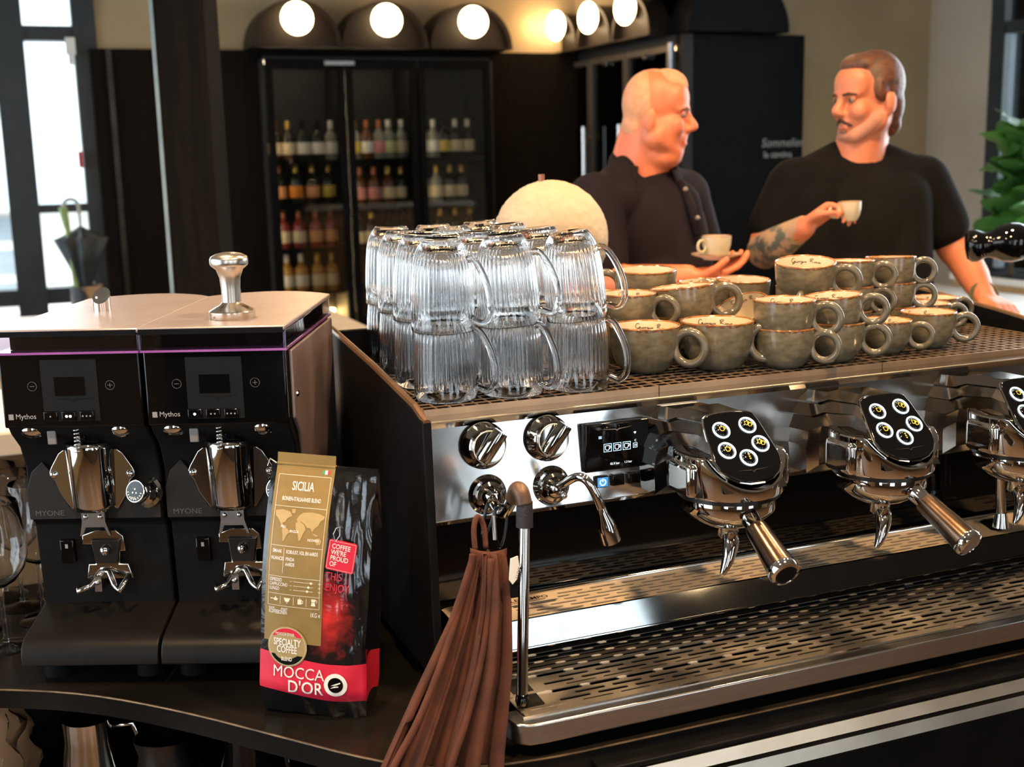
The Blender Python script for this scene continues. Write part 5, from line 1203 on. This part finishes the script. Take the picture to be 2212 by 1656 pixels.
# ------------------------------------------------------------ round table lamp behind the mugs
bl = thing('ball_lamp', 'round rough cream plaster ball lamp behind the glass mugs', 'lamp', (.498,.70,1.222))
K['plaster_ball'] = mat('rough_cream_plaster', (.46,.36,.25), .9, c2=(.40,.31,.215), nscale=22, bump=1.0, bscale=60)
def ballf(u, v):
    a, b = 2*PI*u, PI*v-PI/2; n_ = Vector((math.cos(b)*math.cos(a), math.cos(b)*math.sin(a), math.sin(b)))
    r = .1115 + .0006*math.sin(31*n_.x+17*n_.z+3*math.sin(13*n_.y)) + .0005*math.sin(47*n_.y-29*n_.z+4*math.sin(19*n_.x)) + .0004*math.sin(83*n_.x+61*n_.y+5*math.sin(23*n_.z))
    return Vector((.498,.70,1.480)) + n_*r
obj('ball', MB().grid(ballf, 120, 64).mesh('ball', 1e-5), K['plaster_ball'], bl, smooth=180)
obj('nub', MB().tube([(.482,.703,1.588),(.482,.703,1.603)], [.0058,.0062], 10), mat('copper_nub', (.30,.12,.07), .45, .5, c2=(.25,.1,.06)), bl)
obj('stem', MB().lathe([(0,1.222),(.06,1.222),(.06,1.232),(.02,1.242),(.018,1.40),(0,1.40)], 24, tr(.498,.70,0)), K['plaster_ball'], bl, smooth=50)
# ------------------------------------------------------------ beer tap at the right edge
bt = thing('beer_tap', 'black bulbous beer tap handle with brass collar at the right edge', 'tap', cw(1.235,2.74,1.222))
Mt = Matrix.Translation(cw(1.036,2.74,1.412)) @ Matrix.Rotation(FACE-.25, 4, 'Z') @ rot('Y', 84) @ Matrix.Scale(1.2, 4)
obj('handle', MB().lathe([(0,0),(.022,.002),(.030,.010),(.031,.020),(.0265,.030),(.023,.038),(.027,.050),(.0345,.064),(.037,.080),(.0345,.098),(.027,.112),(.018,.120),(0,.121)], 36, Mt), K['black_gloss'], bt, smooth=60)
obj('collar', MB().lathe([(.014,.115),(.018,.120),(.018,.128),(.014,.134),(.017,.140),(.017,.150),(.012,.158),(.012,.19),(0,.19)], 28, Mt), K['brass'], bt, smooth=50)
c0 = Mt @ Vector((0,0,.185))
obj('column', MB().lathe([(0,1.222),(.055,1.222),(.055,1.232),(.028,1.242),(.028,c0.z+.06),(.02,c0.z+.075),(0,c0.z+.078)], 28, tr(c0.x,c0.y,0)), K['chrome'], bt, smooth=50)
gs = MB()
for k in range(3):
    t = tag(obj('green_glass_bead', MB().ball(cw(1.235+.03*k,2.66-.03*k,1.234), (.018,.014,.012), None, 12, 8), glass('green_glass_%d' % k, (.05,.45,.25), .05)), 'small green glass bead on the bar, %s from the hand' % ORD[k], 'bead', 'green glass beads')

# ------------------------------------------------------------ towel and carabiners on the steam wand
tw = thing('towel', 'rust brown ribbed cleaning towel hanging from the steam wand', 'towel', (.035,-.15,1.18))
m, t_, b_ = nmat('rust_towel')
b_.inputs['Roughness'].default_value = .95; b_.inputs['Sheen Weight'].default_value = .04; b_.inputs['Sheen Tint'].default_value = (.9,.4,.2,1)
tc = t_.nodes.new('ShaderNodeTexCoord'); uv = t_.nodes.new('ShaderNodeUVMap')
wv = t_.nodes.new('ShaderNodeTexWave'); wv.inputs['Scale'].default_value = 260; wv.inputs['Distortion'].default_value = .6; wv.bands_direction = 'DIAGONAL'; t_.links.new(tc.outputs['Object'], wv.inputs['Vector'])
nz = t_.nodes.new('ShaderNodeTexNoise'); nz.inputs['Scale'].default_value = 26; nz.inputs['Detail'].default_value = 5; t_.links.new(tc.outputs['Object'], nz.inputs['Vector'])
rp = t_.nodes.new('ShaderNodeValToRGB'); rp.color_ramp.elements[0].color = (.040,.0105,.0055,1); rp.color_ramp.elements[0].position = .3; rp.color_ramp.elements[1].color = (.088,.024,.0105,1); rp.color_ramp.elements[1].position = .75
t_.links.new(nz.outputs['Fac'], rp.inputs[0]); t_.links.new(rp.outputs[0], b_.inputs['Base Color'])
bp = t_.nodes.new('ShaderNodeBump'); bp.inputs['Strength'].default_value = .35; bp.inputs['Distance'].default_value = .001; t_.links.new(wv.outputs['Fac'], bp.inputs['Height']); t_.links.new(bp.outputs[0], b_.inputs['Normal'])
K['towel'] = m
def towel_sheet(L_, R_, top, folds, amp, ph, y_top, y_bot, curl):
    """L_/R_: x of left and right edge by height (list of (z, xl, xr))"""
    def lerp(z, i):
        for a, b in zip(L_, L_[1:]):
            if b[0] <= z <= a[0]:
                f = (a[0]-z)/(a[0]-b[0]); return a[i]+(b[i]-a[i])*f
        return L_[-1][i]
    z0, z1 = L_[0][0], L_[-1][0]
    def fn(u, v):
        z = z0+(z1-z0)*v
        xl, xr = lerp(z, 1), lerp(z, 2); w_ = xr-xl
        am = amp*(.25+.75*min(1, v*1.6))
        s_ = math.sin(2*PI*folds*u+ph+.6*v)
        x = xl+w_*(u+.035*math.sin(4*PI*folds*u+ph))
        y = y_top+(y_bot-y_top)*(v**.9) - am*s_*(1+.3*math.sin(7*u)) + curl*(u-.5)**2
        return (x, y, z+.004*math.sin(5*u+ph)*v)
    return MB().grid(fn, 150, 90)
obj('fold', towel_sheet([(1.168,.014,.040),(1.10,-.028,.022),(1.03,-.083,.004),(.95,-.142,-.030),(.82,-.185,-.055)], None, 0, 2.6, .015, .4, -.142, -.262, .02), K['towel'], tw, smooth=180, solid=.004)
obj('fold', towel_sheet([(1.172,.026,.052),(1.115,.012,.047),(1.05,-.012,.036),(.96,-.055,.010),(.82,-.10,-.018)], None, 0, 2.1, .017, 2.1, -.160, -.288, .02), K['towel'], tw, smooth=180, solid=.004)
obj('hem', MB().tube(spline([(.014,-.146,1.170),(.008,-.150,1.150),(-.012,-.166,1.115),(-.045,-.195,1.065),(-.085,-.222,1.010),(-.142,-.255,.945),(-.185,-.272,.82)], 6), [.0042]*37, 10), K['towel'], tw, smooth=180)
obj('hem', MB().tube(spline([(.030,-.166,1.168),(.020,-.178,1.120),(.000,-.205,1.065),(-.030,-.232,1.005),(-.068,-.262,.945),(-.105,-.285,.82)], 6), [.0042]*31, 10), K['towel'], tw, smooth=180)
obj('flap', MB().grid(lambda u, v: Vector((.012+.040*u+.004*math.sin(5*u)*v, -.142-.020*u-.010*math.sin(PI*u)*v-.006*v, 1.176-.004*math.sin(PI*u)-(.030+.020*u)*v)), 16, 8), K['towel'], tw, smooth=180, solid=.004)
obj('hanging_loop', MB().tube(spline([(.020,-.138,1.172),(.022,-.130,1.196),(.030,-.122,1.208),(.037,-.124,1.196),(.034,-.138,1.172)], 5), .0035, 8), K['towel'], tw, smooth=180)
obj('strap_tag', MB().box((.0465,-.186,1.122),(.0555,-.184,1.162)), K['black_satin'], tw)
obj('white_strap', MB().prism([(.0440,1.146),(.0465,1.172),(.0555,1.174),(.0575,1.160),(.0540,1.146),(.048,1.140)], -.1885, -.1865, XZ), K['white_print'], tw)
text('lettering', 'LUXE', .0075, tr(.0555,-.1890,1.146) @ rot('X', 90) @ rot('Z', 68), K['black_matte'], tw, cond=.8)
def carabiner(C_, U_, w_, h_, label, gate):
    t = thing('carabiner', label, 'carabiner', C_, 0, 'carabiners'); C0 = Vector(C_); U0 = Vector(U_).normalized(); Sd = Vector((.96,.22,0)); Sd = (Sd-U0*Sd.dot(U0)).normalized()
    pts = []
    for k in range(28):
        a = 2*PI*k/28; ww = w_*(.72+.28*math.sin(a)); pts.append(C0 + Sd*(ww*math.copysign(abs(math.cos(a))**.8, math.cos(a))) + U0*(h_*math.copysign(abs(math.sin(a))**.85, math.sin(a))))
    obj('frame', MB().tube(pts, .0021, 10, closed=True), K['black_gloss'], t, smooth=180)
    if gate: obj('gate', MB().tube([C0-Sd*w_*.90+U0*h_*.55, C0-Sd*w_*.66-U0*h_*.62], .0028, 12), K['alu'], t, smooth=60)
carabiner((.0605,-.121,1.1915), (.10,.12,1), .0120, .0260, 'black carabiner with silver gate holding the strap', True)
carabiner((.0480,-.112,1.2000), (.35,.1,1), .0090, .0240, 'plain black carabiner holding the towel loop', False)

# ------------------------------------------------------------ the two men
CMX = Matrix.Translation((-0.4564,-1.4556,0)) @ Matrix.Rotation(FACE, 4, 'Z')
def cap(m, p0, p1, r0, r1, n=18):
    p0, p1 = Vector(p0), Vector(p1); d_ = p1-p0; L_ = d_.length
    pr = [(0,-r0)] + [(r0*math.cos(a), r0*math.sin(a)) for a in [-PI/2+PI/2*k/5 for k in range(1, 6)]]
    pr += [(r1*math.cos(a), L_+r1*math.sin(a)) for a in [PI/2*k/5 for k in range(0, 5)]] + [(0, L_+r1)]
    return m.lathe(pr, n, align(p0, d_))
def limb(m, pts, rs):
    for a, b, r, s_ in zip(pts, pts[1:], rs, rs[1:]): cap(m, a, b, r, s_)
def ell(m, c, r, M=None): return m.ball(c, r, M, 24, 16)
def fuse(name, m, vox, it, M=None):
    me = m.mesh(name); o = bpy.data.objects.new(name, me); COL.objects.link(o)
    r = o.modifiers.new('r', 'REMESH'); r.mode = 'VOXEL'; r.voxel_size = vox; r.use_smooth_shade = True
    if it:
        s_ = o.modifiers.new('s', 'SMOOTH'); s_.factor = .5; s_.iterations = it
    out = bpy.data.meshes.new_from_object(o.evaluated_get(bpy.context.evaluated_depsgraph_get()))
    bpy.data.objects.remove(o); bpy.data.meshes.remove(me)
    if M: out.transform(M)
    for p_ in out.polygons: p_.use_smooth = True
    out.name = name; return out
def head(m, H, fat=0.0, ysc=.90):
    """adds a head; H maps local (x right ear.., y forward, z up, origin at eye height) to the viewer frame"""
    S_ = H @ Matrix.Diagonal((1,ysc,1,1))
    e = lambda c, r: ell(m, c, r, S_)
    e((0,-.016,.032), (.076,.098,.090)); e((0,.050,.040), (.064,.050,.058)); e((0,.028,-.045), (.062+fat*.010,.066,.072))
    e((0,.064,-.098), (.030+fat*.008,.028,.022)); e((0,-.004,-.045), (.070+fat*.009,.074,.074))
    T = lambda p_: S_ @ Vector(p_)
    for s_ in (-1, 1):
        cap(m, T((s_*(.052+fat*.008),.005,-.062)), T((s_*.018,.062,-.100)), .026+fat*.006, .020)
        e((s_*.038,.062,-.032), (.030,.032,.030)); e((s_*.011,.105,-.040), (.0095,.012,.008))
        E_ = S_ @ Matrix.Translation((s_*(.085+fat*.005),-.012,-.018)) @ Matrix.Rotation(s_*-.35, 4, 'Z') @ Matrix.Rotation(-.15, 4, 'X')
        ell(m, (0,0,0), (.012,.021,.034), E_); ell(m, (s_*.006,-.010,.004), (.009,.013,.028), E_)
        cap(m, T((s_*.012,.090,.016)), T((s_*.048,.076,.014)), .0115, .009)
    cap(m, T((0,.088,.010)), T((0,.116,-.030)), .0090, .0135); e((0,.116,-.034), (.0125,.0125,.011))
    cap(m, T((-.017,.090,-.063)), T((.017,.090,-.063)), .0068, .0068); cap(m, T((-.015,.089,-.0765)), T((.015,.089,-.0765)), .0078, .0078); e((0,.088,-.058), (.020,.014,.012))
def hand(m, Wp, fwd, pal, L_=.19, curl=.5, thumb=1, spread=.012, curls=None):
    """palm from wrist Wp along fwd; pal = palm normal; fingers curl towards pal"""
    f = Vector(fwd).normalized(); p_ = Vector(pal); p_ = (p_-f*p_.dot(f)).normalized(); s_ = f.cross(p_)
    Wp = Vector(Wp); k = L_/.19
    for q in (-1.5,-.5,.5,1.5): cap(m, Wp+f*.018*k+s_*q*.014*k, Wp+f*.085*k+s_*q*.0195*k, .0145*k, .0115*k)
    for i, q in enumerate((-1.5,-.5,.5,1.5)):
        ln = (.066,.078,.084,.076)[i]*k; c = (curls[i] if curls else curl)
        P_ = Wp+f*.088*k+s_*q*.0195*k; d_ = f*1.0
        a = 0; r = .0095*k
        for seg_ in (.45,.32,.23):
            a += c*(1.0 if seg_ == .45 else 1.15)
            dd = f*math.cos(a)+p_*math.sin(a)+s_*q*.05
            Q = P_+dd*ln*seg_; cap(m, P_, Q, r, r*.92, 12); P_ = Q; r *= .92
    tb = Wp+f*.030*k+s_*thumb*.026*k; d1 = (f*.75+s_*thumb*.55+p_*.45).normalized(); d2 = (f*.85+s_*thumb*.05+p_*.55).normalized()
    cap(m, tb, tb+d1*.040*k, .0135*k, .0110*k, 12); cap(m, tb+d1*.040*k, tb+d1*.040*k+d2*.034*k, .0105*k, .0092*k, 12)
def skin_mat(name, c, c2):
    return mat(name, c, .48, c2=c2, nscale=11, sss=.12, bump=.05, bscale=160)

# --- man on the left: dark polo shirt, holding cup and saucer
p1 = thing('person', 'man in a dark polo shirt in profile holding a cup and saucer', 'person', CMX @ Vector((.36,3.18,0)))
S1 = skin_mat('skin_ruddy', (.68,.195,.085), (.60,.145,.058))
H1 = Matrix.Translation((.386,3.135,1.733)) @ Matrix.Rotation(math.radians(-103), 4, 'Z') @ Matrix.Rotation(-.05, 4, 'X') @ Matrix.Scale(.92, 4)
m = MB(); head(m, H1, 1.0, .86)
ell(m, (.02,.02,-.115), (.062,.075,.040), H1 @ Matrix.Translation((-.02,-.02,0)))
cap(m, (.362,3.150,1.680), (.345,3.165,1.560), .066, .074); cap(m, (.345,3.155,1.70), (.325,3.17,1.58), .052, .066)
A = Vector((.225,3.055,1.52)); B = Vector((.475,3.300,1.52))
cap(m, A, B, .062, .062); ell(m, (.355,3.175,1.40), (.155,.125,.19)); ell(m, (.385,3.15,1.22), (.175,.15,.19)); ell(m, (.36,3.19,1.02), (.165,.13,.14))
limb(m, [A, (.235,2.985,1.37), (.262,2.945,1.325)], [.056,.050,.044]); limb(m, [(.245,2.955,1.325),(.34,2.895,1.335),(.425,2.868,1.347)], [.045,.040,.028])
limb(m, [B, (.53,3.31,1.30),(.54,3.17,1.16),(.53,3.07,1.12)], [.055,.046,.036,.028])
hand(m, (.425,2.868,1.347), (.95,.18,.10), (0,-.05,1), .18, .30, 1, curls=(.35,.3,.28,.3)); hand(m, (.53,3.07,1.12), (0,-1,-.1), (-1,0,0), .18, .4)
for s_, x in ((0,.29),(1,.44)): limb(m, [(x,3.16+.06*s_,1.0),(x,3.15+.06*s_,.52),(x,3.19+.06*s_,.08)], [.085,.060,.042]); 
for s_, x in ((0,.29),(1,.44)): cap(m, (x-.01,3.22+.06*s_,.045), (x+.12,3.08+.06*s_,.035), .042, .034)
obj('body', fuse('body', m, .0050, 7, CMX), S1, p1)
# hair: very short fair stubble
m = MB(); Sx = H1 @ Matrix.Diagonal((1,.86,1,1))
ell(m, (0,-.026,.030), (.0768,.0915,.0905), Sx); ell(m, (0,-.055,-.03), (.060,.060,.055), Sx); ell(m, (0,.024,.076), (.046,.070,.0475), Sx)
obj('hair', fuse('hair', m, .006, 4, CMX), mat('fair_cropped_hair', (.62,.255,.125), .8, c2=(.64,.32,.17), nscale=60, bump=.4, bscale=420), p1)
def face_bits(p_, H, ysc, brow, iris, parent):
    T = H @ Matrix.Diagonal((1,ysc,1,1))
    wht = bpy.data.materials.get('shaded_eye') or mat('shaded_eye', (.34,.25,.20), .3, c2=(.30,.22,.17))  # eye whites darkened to carry the shade of the sockets
    for s_ in (-1, 1):
        e_ = obj('eye', MB().ball((s_*.031,.0805,-.001), (.0135,.0125,.0085), CMX @ T, 16, 10), wht, parent, smooth=180)
        obj('iris', MB().ball((s_*.0315,.0895,-.0015), (.0066,.0045,.0066), CMX @ T, 12, 8), iris, e_, smooth=180)
        obj('eyelid', MB().tube([CMX @ T @ Vector((s_*(.031+.0155*math.cos(a)), .0875-.003*abs(math.cos(a)), -.001+.0085*math.sin(a))) for a in [PI*k/8 for k in range(9)]], .0030, 8), S1 if parent is p1 else S2, parent, smooth=180)
        obj('eyebrow', MB().tube([CMX @ T @ Vector(q) for q in ((s_*.012,.0995,.0135),(s_*.030,.0955,.0165),(s_*.052,.0815,.0130))], [.0036,.0042,.0024], 8), brow, parent, smooth=180)
    obj('mouth', MB().tube([CMX @ T @ Vector(q) for q in ((-.024,.0880,-.0735),(-.008,.0955,-.0700),(.008,.0955,-.0700),(.024,.0880,-.0735))], .0018, 8), bpy.data.materials.get('mouth_line') or mat('mouth_line', (.22,.05,.035), .5, c2=(.18,.04,.03)), parent, smooth=180)
    obj('lip', MB().tube([CMX @ T @ Vector(q) for q in ((-.019,.0875,-.0775),(-.007,.0935,-.0775),(.007,.0935,-.0775),(.019,.0875,-.0775))], [.003,.0046,.0046,.003], 10), bpy.data.materials.get('lip_skin') or mat('lip_skin', (.50,.13,.075), .5, c2=(.45,.115,.065)), parent, smooth=180)
face_bits(p1, H1, .86, mat('brow_brown', (.17,.075,.035), .8, c2=(.13,.055,.025)), mat('iris_grey', (.05,.045,.04), .2, c2=(.04,.035,.03)), p1)
# polo shirt
K['polo'] = mat('dark_plum_cotton', (.011,.0075,.0095), .85, c2=(.016,.011,.0135), nscale=7, bump=.6, bscale=9, spec=.1)
m = MB(); cap(m, A, B, .074, .074); ell(m, (.355,3.175,1.40), (.172,.142,.20)); ell(m, (.385,3.148,1.22), (.195,.168,.20)); ell(m, (.36,3.19,1.05), (.182,.148,.13)); cap(m, (.35,3.165,1.54), (.355,3.16,1.565), .085, .072)
for q in ((.25,3.08,1.53),(.45,3.28,1.53)): cap(m, (.35+(.035 if q[0] > .35 else -.035),3.17+(.03 if q[0] > .35 else -.03),1.605), q, .040, .060)
cap(m, (.43,3.14,1.50), (.45,3.10,1.30), .07, .085)
limb(m, [A+Vector((-.006,0,0)), (.228,2.982,1.372)], [.074,.070]); limb(m, [B, (.528,3.312,1.36)], [.072,.066])
obj('polo_shirt', fuse('polo_shirt', m, .007, 8, CMX), K['polo'], p1)
def cc(p_): return CMX @ Vector(p_)
col = MB()
def colf(u, v):
    a = math.radians(-38 + 290*u) + math.radians(0)
    r = .080+.014*v+.006*math.sin(PI*v); dz = .030*math.cos(a-math.radians(125))
    cx_, cy_ = .352+.004, 3.158
    return cc((cx_+r*1.02*math.cos(a), cy_+r*1.0*math.sin(a), 1.622 - .045*v + dz + (-.012*v if u < .08 or u > .92 else 0)))
col.grid(colf, 48, 5); obj('collar', col, K['polo'], p1, smooth=180, solid=.004)
obj('placket', MB().tube([cc(q) for q in ((.440,3.098,1.565),(.462,3.062,1.50),(.475,3.040,1.43))], [.010,.012,.010], 8), K['polo'], p1, smooth=180)
for q in ((.449,3.075,1.545),(.473,3.030,1.475)): obj('button', MB().ball(cc(q), .0065, None, 10, 6), mat('polo_button', (.22,.17,.14), .4, c2=(.2,.15,.12)) if q[2] > 1.5 else bpy.data.materials['polo_button'], p1, smooth=180)
K['trousers'] = mat('dark_trousers', (.012,.013,.018), .85, c2=(.017,.018,.024), nscale=9)
m = MB(); ell(m, (.36,3.19,1.0), (.18,.145,.13))
for s_, x in ((0,.29),(1,.44)): limb(m, [(x,3.16+.06*s_,1.0),(x,3.15+.06*s_,.52),(x,3.19+.06*s_,.10)], [.10,.075,.065])
obj('trousers', fuse('trousers', m, .010, 4, CMX), K['trousers'], p1)

# --- man on the right: black T-shirt, tattooed arm, lifting a small cup
p2 = thing('person', 'man with brown hair in a black T-shirt lifting a small cup', 'person', CMX @ Vector((.93,3.24,0)))
S2 = skin_mat('skin_warm', (.62,.205,.098), (.52,.15,.068))
H2 = Matrix.Translation((.940,3.215,1.764)) @ Matrix.Rotation(math.radians(113), 4, 'Z') @ Matrix.Rotation(-.06, 4, 'X') @ Matrix.Scale(.91, 4)
m = MB(); head(m, H2, .4, .92)
cap(m, (.940,3.225,1.700), (.925,3.245,1.575), .062, .070); cap(m, (.965,3.25,1.71), (.95,3.26,1.60), .05, .06)
A2 = Vector((.765,3.205,1.545)); B2 = Vector((1.100,3.262,1.545))
cap(m, A2, B2, .060, .060); ell(m, (.93,3.235,1.41), (.17,.12,.19)); ell(m, (.905,3.215,1.22), (.185,.145,.19)); ell(m, (.91,3.235,1.02), (.17,.13,.14))
limb(m, [A2, (.690,3.190,1.42), (.672,3.165,1.375)], [.058,.050,.046]); limb(m, [(.672,3.165,1.378),(.690,3.08,1.405),(.732,2.995,1.448)], [.048,.044,.029])
limb(m, [B2, (1.165,3.255,1.43),(1.200,3.240,1.36)], [.058,.050,.045]); limb(m, [(1.205,3.240,1.362),(1.222,3.165,1.300),(1.222,3.085,1.252)], [.046,.041,.029])
hand(m, (.732,2.995,1.448), (.72,-.20,.55), (.35,-.55,-.75), .17, .75, -1, curls=(.85,.8,.75,.6))
hand(m, (1.222,3.085,1.252), (.25,-.93,-.18), (-.1,-.2,-1), .18, .30, -1, curls=(.42,.40,.38,.42))
for s_ in (0, 1):
    x = .83+.16*s_; limb(m, [(x,3.24,1.0),(x,3.23,.52),(x,3.27,.08)], [.085,.060,.042]); cap(m, (x,3.29,.045), (x-.03,3.12,.035), .042, .034)
obj('body', fuse('body', m, .0050, 7, CMX), S2, p2)
face_bits(p2, H2, .92, mat('brow_dark', (.055,.022,.010), .8, c2=(.04,.016,.008)), bpy.data.materials['iris_grey'], p2)
m = MB(); Sx = H2 @ Matrix.Diagonal((1,.92,1,1))
ell(m, (0,-.030,.040), (.0835,.098,.0945), Sx); ell(m, (0,-.070,-.02), (.066,.052,.075), Sx); ell(m, (0,-.085,-.075), (.045,.030,.040), Sx)
ell(m, (0,.018,.092), (.056,.066,.036), Sx); ell(m, (.012,.050,.094), (.034,.030,.016), Sx)
for s_ in (-1, 1): ell(m, (s_*.074,.006,.020), (.010,.024,.034), Sx)
obj('hair', fuse('hair', m, .005, 3, CMX), mat('brown_swept_hair', (.13,.042,.014), .45, c2=(.050,.018,.008), nscale=26, bump=.7, bscale=60, stretch=(1,6,2)), p2)
T = H2 @ Matrix.Diagonal((1,.92,1,1))
m = MB()
for s_ in (-1, 1): cap(m, T @ Vector((s_*.003,.1000,-.0560)), T @ Vector((s_*.028,.0860,-.0720)), .0062, .0046, 10)
obj('moustache', fuse('moustache', m, .003, 2, CMX), bpy.data.materials['brow_dark'], p2)
m = MB(); cap(m, T @ Vector((-.010,.0930,-.0890)), T @ Vector((.010,.0930,-.0890)), .0042, .0042, 8)
obj('goatee', fuse('goatee', m, .003, 2, CMX), mat('grey_brown_beard', (.16,.09,.055), .9, c2=(.25,.17,.12), nscale=200), p2)
m = MB()
for s_ in (-1, 1):
    cap(m, T @ Vector((s_*.056,.016,-.058)), T @ Vector((s_*.024,.064,-.1005)), .0262, .0212)
ell(m, (0,.066,-.1005), (.0325,.0285,.0215), T)
obj('beard_stubble', fuse('beard_stubble', m, .004, 3, CMX), mat('grey_stubbled_skin', (.52,.205,.115), .7, c2=(.43,.19,.12), nscale=160, bump=.3, bscale=500), p2)
K['tee'] = mat('black_cotton', (.0045,.004,.004), .9, c2=(.007,.0063,.006), nscale=6, bump=.6, bscale=9, spec=.1)
m = MB(); cap(m, A2, B2, .074, .074); ell(m, (.93,3.235,1.41), (.195,.140,.20)); ell(m, (.905,3.212,1.22), (.212,.165,.20)); ell(m, (.91,3.235,1.05), (.192,.15,.14)); cap(m, (.93,3.245,1.56), (.93,3.25,1.600), .090, .072)
for q in ((.80,3.215,1.565),(1.07,3.258,1.565)): cap(m, (.93+(.05 if q[0] > .93 else -.05),3.25,1.622), q, .038, .058)
cap(m, (.80,3.18,1.50), (.79,3.14,1.26), .07, .085); cap(m, (1.04,3.2,1.50), (1.03,3.16,1.26), .075, .085)
limb(m, [A2+Vector((-.010,0,-.002)), (.705,3.195,1.440)], [.074,.072]); limb(m, [B2+Vector((.010,0,-.002)), (1.165,3.252,1.430)], [.074,.072])
obj('t_shirt', fuse('t_shirt', m, .007, 8, CMX), K['tee'], p2)
m = MB(); ell(m, (.91,3.235,1.0), (.19,.145,.13))
for s_ in (0, 1): x = .83+.16*s_; limb(m, [(x,3.24,1.0),(x,3.23,.52),(x,3.27,.10)], [.10,.075,.065])
obj('trousers', fuse('trousers', m, .010, 4, CMX), K['trousers'], p2)
m = MB(); limb(m, [(.672,3.165,1.378),(.690,3.08,1.405),(.730,3.0,1.4465)], [.0490,.0450,.0305])
obj('tattoo_sleeve', fuse('tattoo_sleeve', m, .006, 4, CMX), mat('tattooed_skin', (.40,.25,.15), .5, c2=(.10,.105,.085), nscale=34, lo=.46, hi=.56), p2)
bpts = [(1.222+.033*math.cos(a), 3.092+.010*math.sin(a)-.006, 1.258+.030*math.sin(a)) for a in [2*PI*k/20 for k in range(20)]]
obj('bracelet', MB().tube([cc(q) for q in bpts], .0055, 8, closed=True), mat('olive_cord', (.06,.065,.02), .7, c2=(.09,.09,.03)), p2, smooth=180)
# cups and saucer in their hands
K['pale_cup'] = mat('pale_glazed_cup', (.62,.52,.36), .25, c2=(.50,.40,.26), nscale=18, coat=.3)
def small_cup(Cp, r, h, rz, label, tilt=0.0):
    t = thing('espresso_cup', label, 'cup', CMX @ Vector(Cp), rz, None, rx=0, ry=tilt); M = wm(t)
    obj('body', MB().lathe([(0,0),(r*.55,0),(r*.62,.002),(r*.82,h*.25),(r*.96,h*.6),(r,h),(r*.92,h),(r*.88,h*.6),(r*.7,h*.2),(0,h*.1)], 32, M), K['pale_cup'], t, smooth=50)
    obj('handle', MB().tube([M @ Vector((r*.95+.010+.012*math.cos(a), 0, h*.55+.014*math.sin(a))) for a in [2*PI*k/18 for k in range(18)]], .0036, 8, closed=True), K['pale_cup'], t, smooth=180)
    obj('rim', MB().lathe([(r*.92,h),(r*.96,h+.0012),(r*1.003,h)], 32, M), K['rim_glaze'], t)
    return t
sc2 = thing('saucer', 'pale saucer resting on the left man hand', 'saucer', CMX @ Vector((.499,2.90,1.383))); M = wm(sc2)
obj('plate', MB().lathe([(0,0),(.032,0),(.034,.003),(.060,.011),(.0615,.0125),(.060,.013),(.033,.006),(0,.005)], 40, M), K['cream_glaze'], sc2, smooth=50)
obj('rim', MB().lathe([(.0602,.0125),(.0620,.0128),(.0612,.0140),(.0598,.0132)], 40, M), K['rim_glaze'], sc2)
small_cup((.499,2.90,1.3885), .036, .050, FACE+PI+.5, 'pale espresso cup on the saucer held by the left man')
small_cup((.832,2.950,1.464), .0285, .046, FACE+PI, 'small pale espresso cup lifted by the right man', .05)
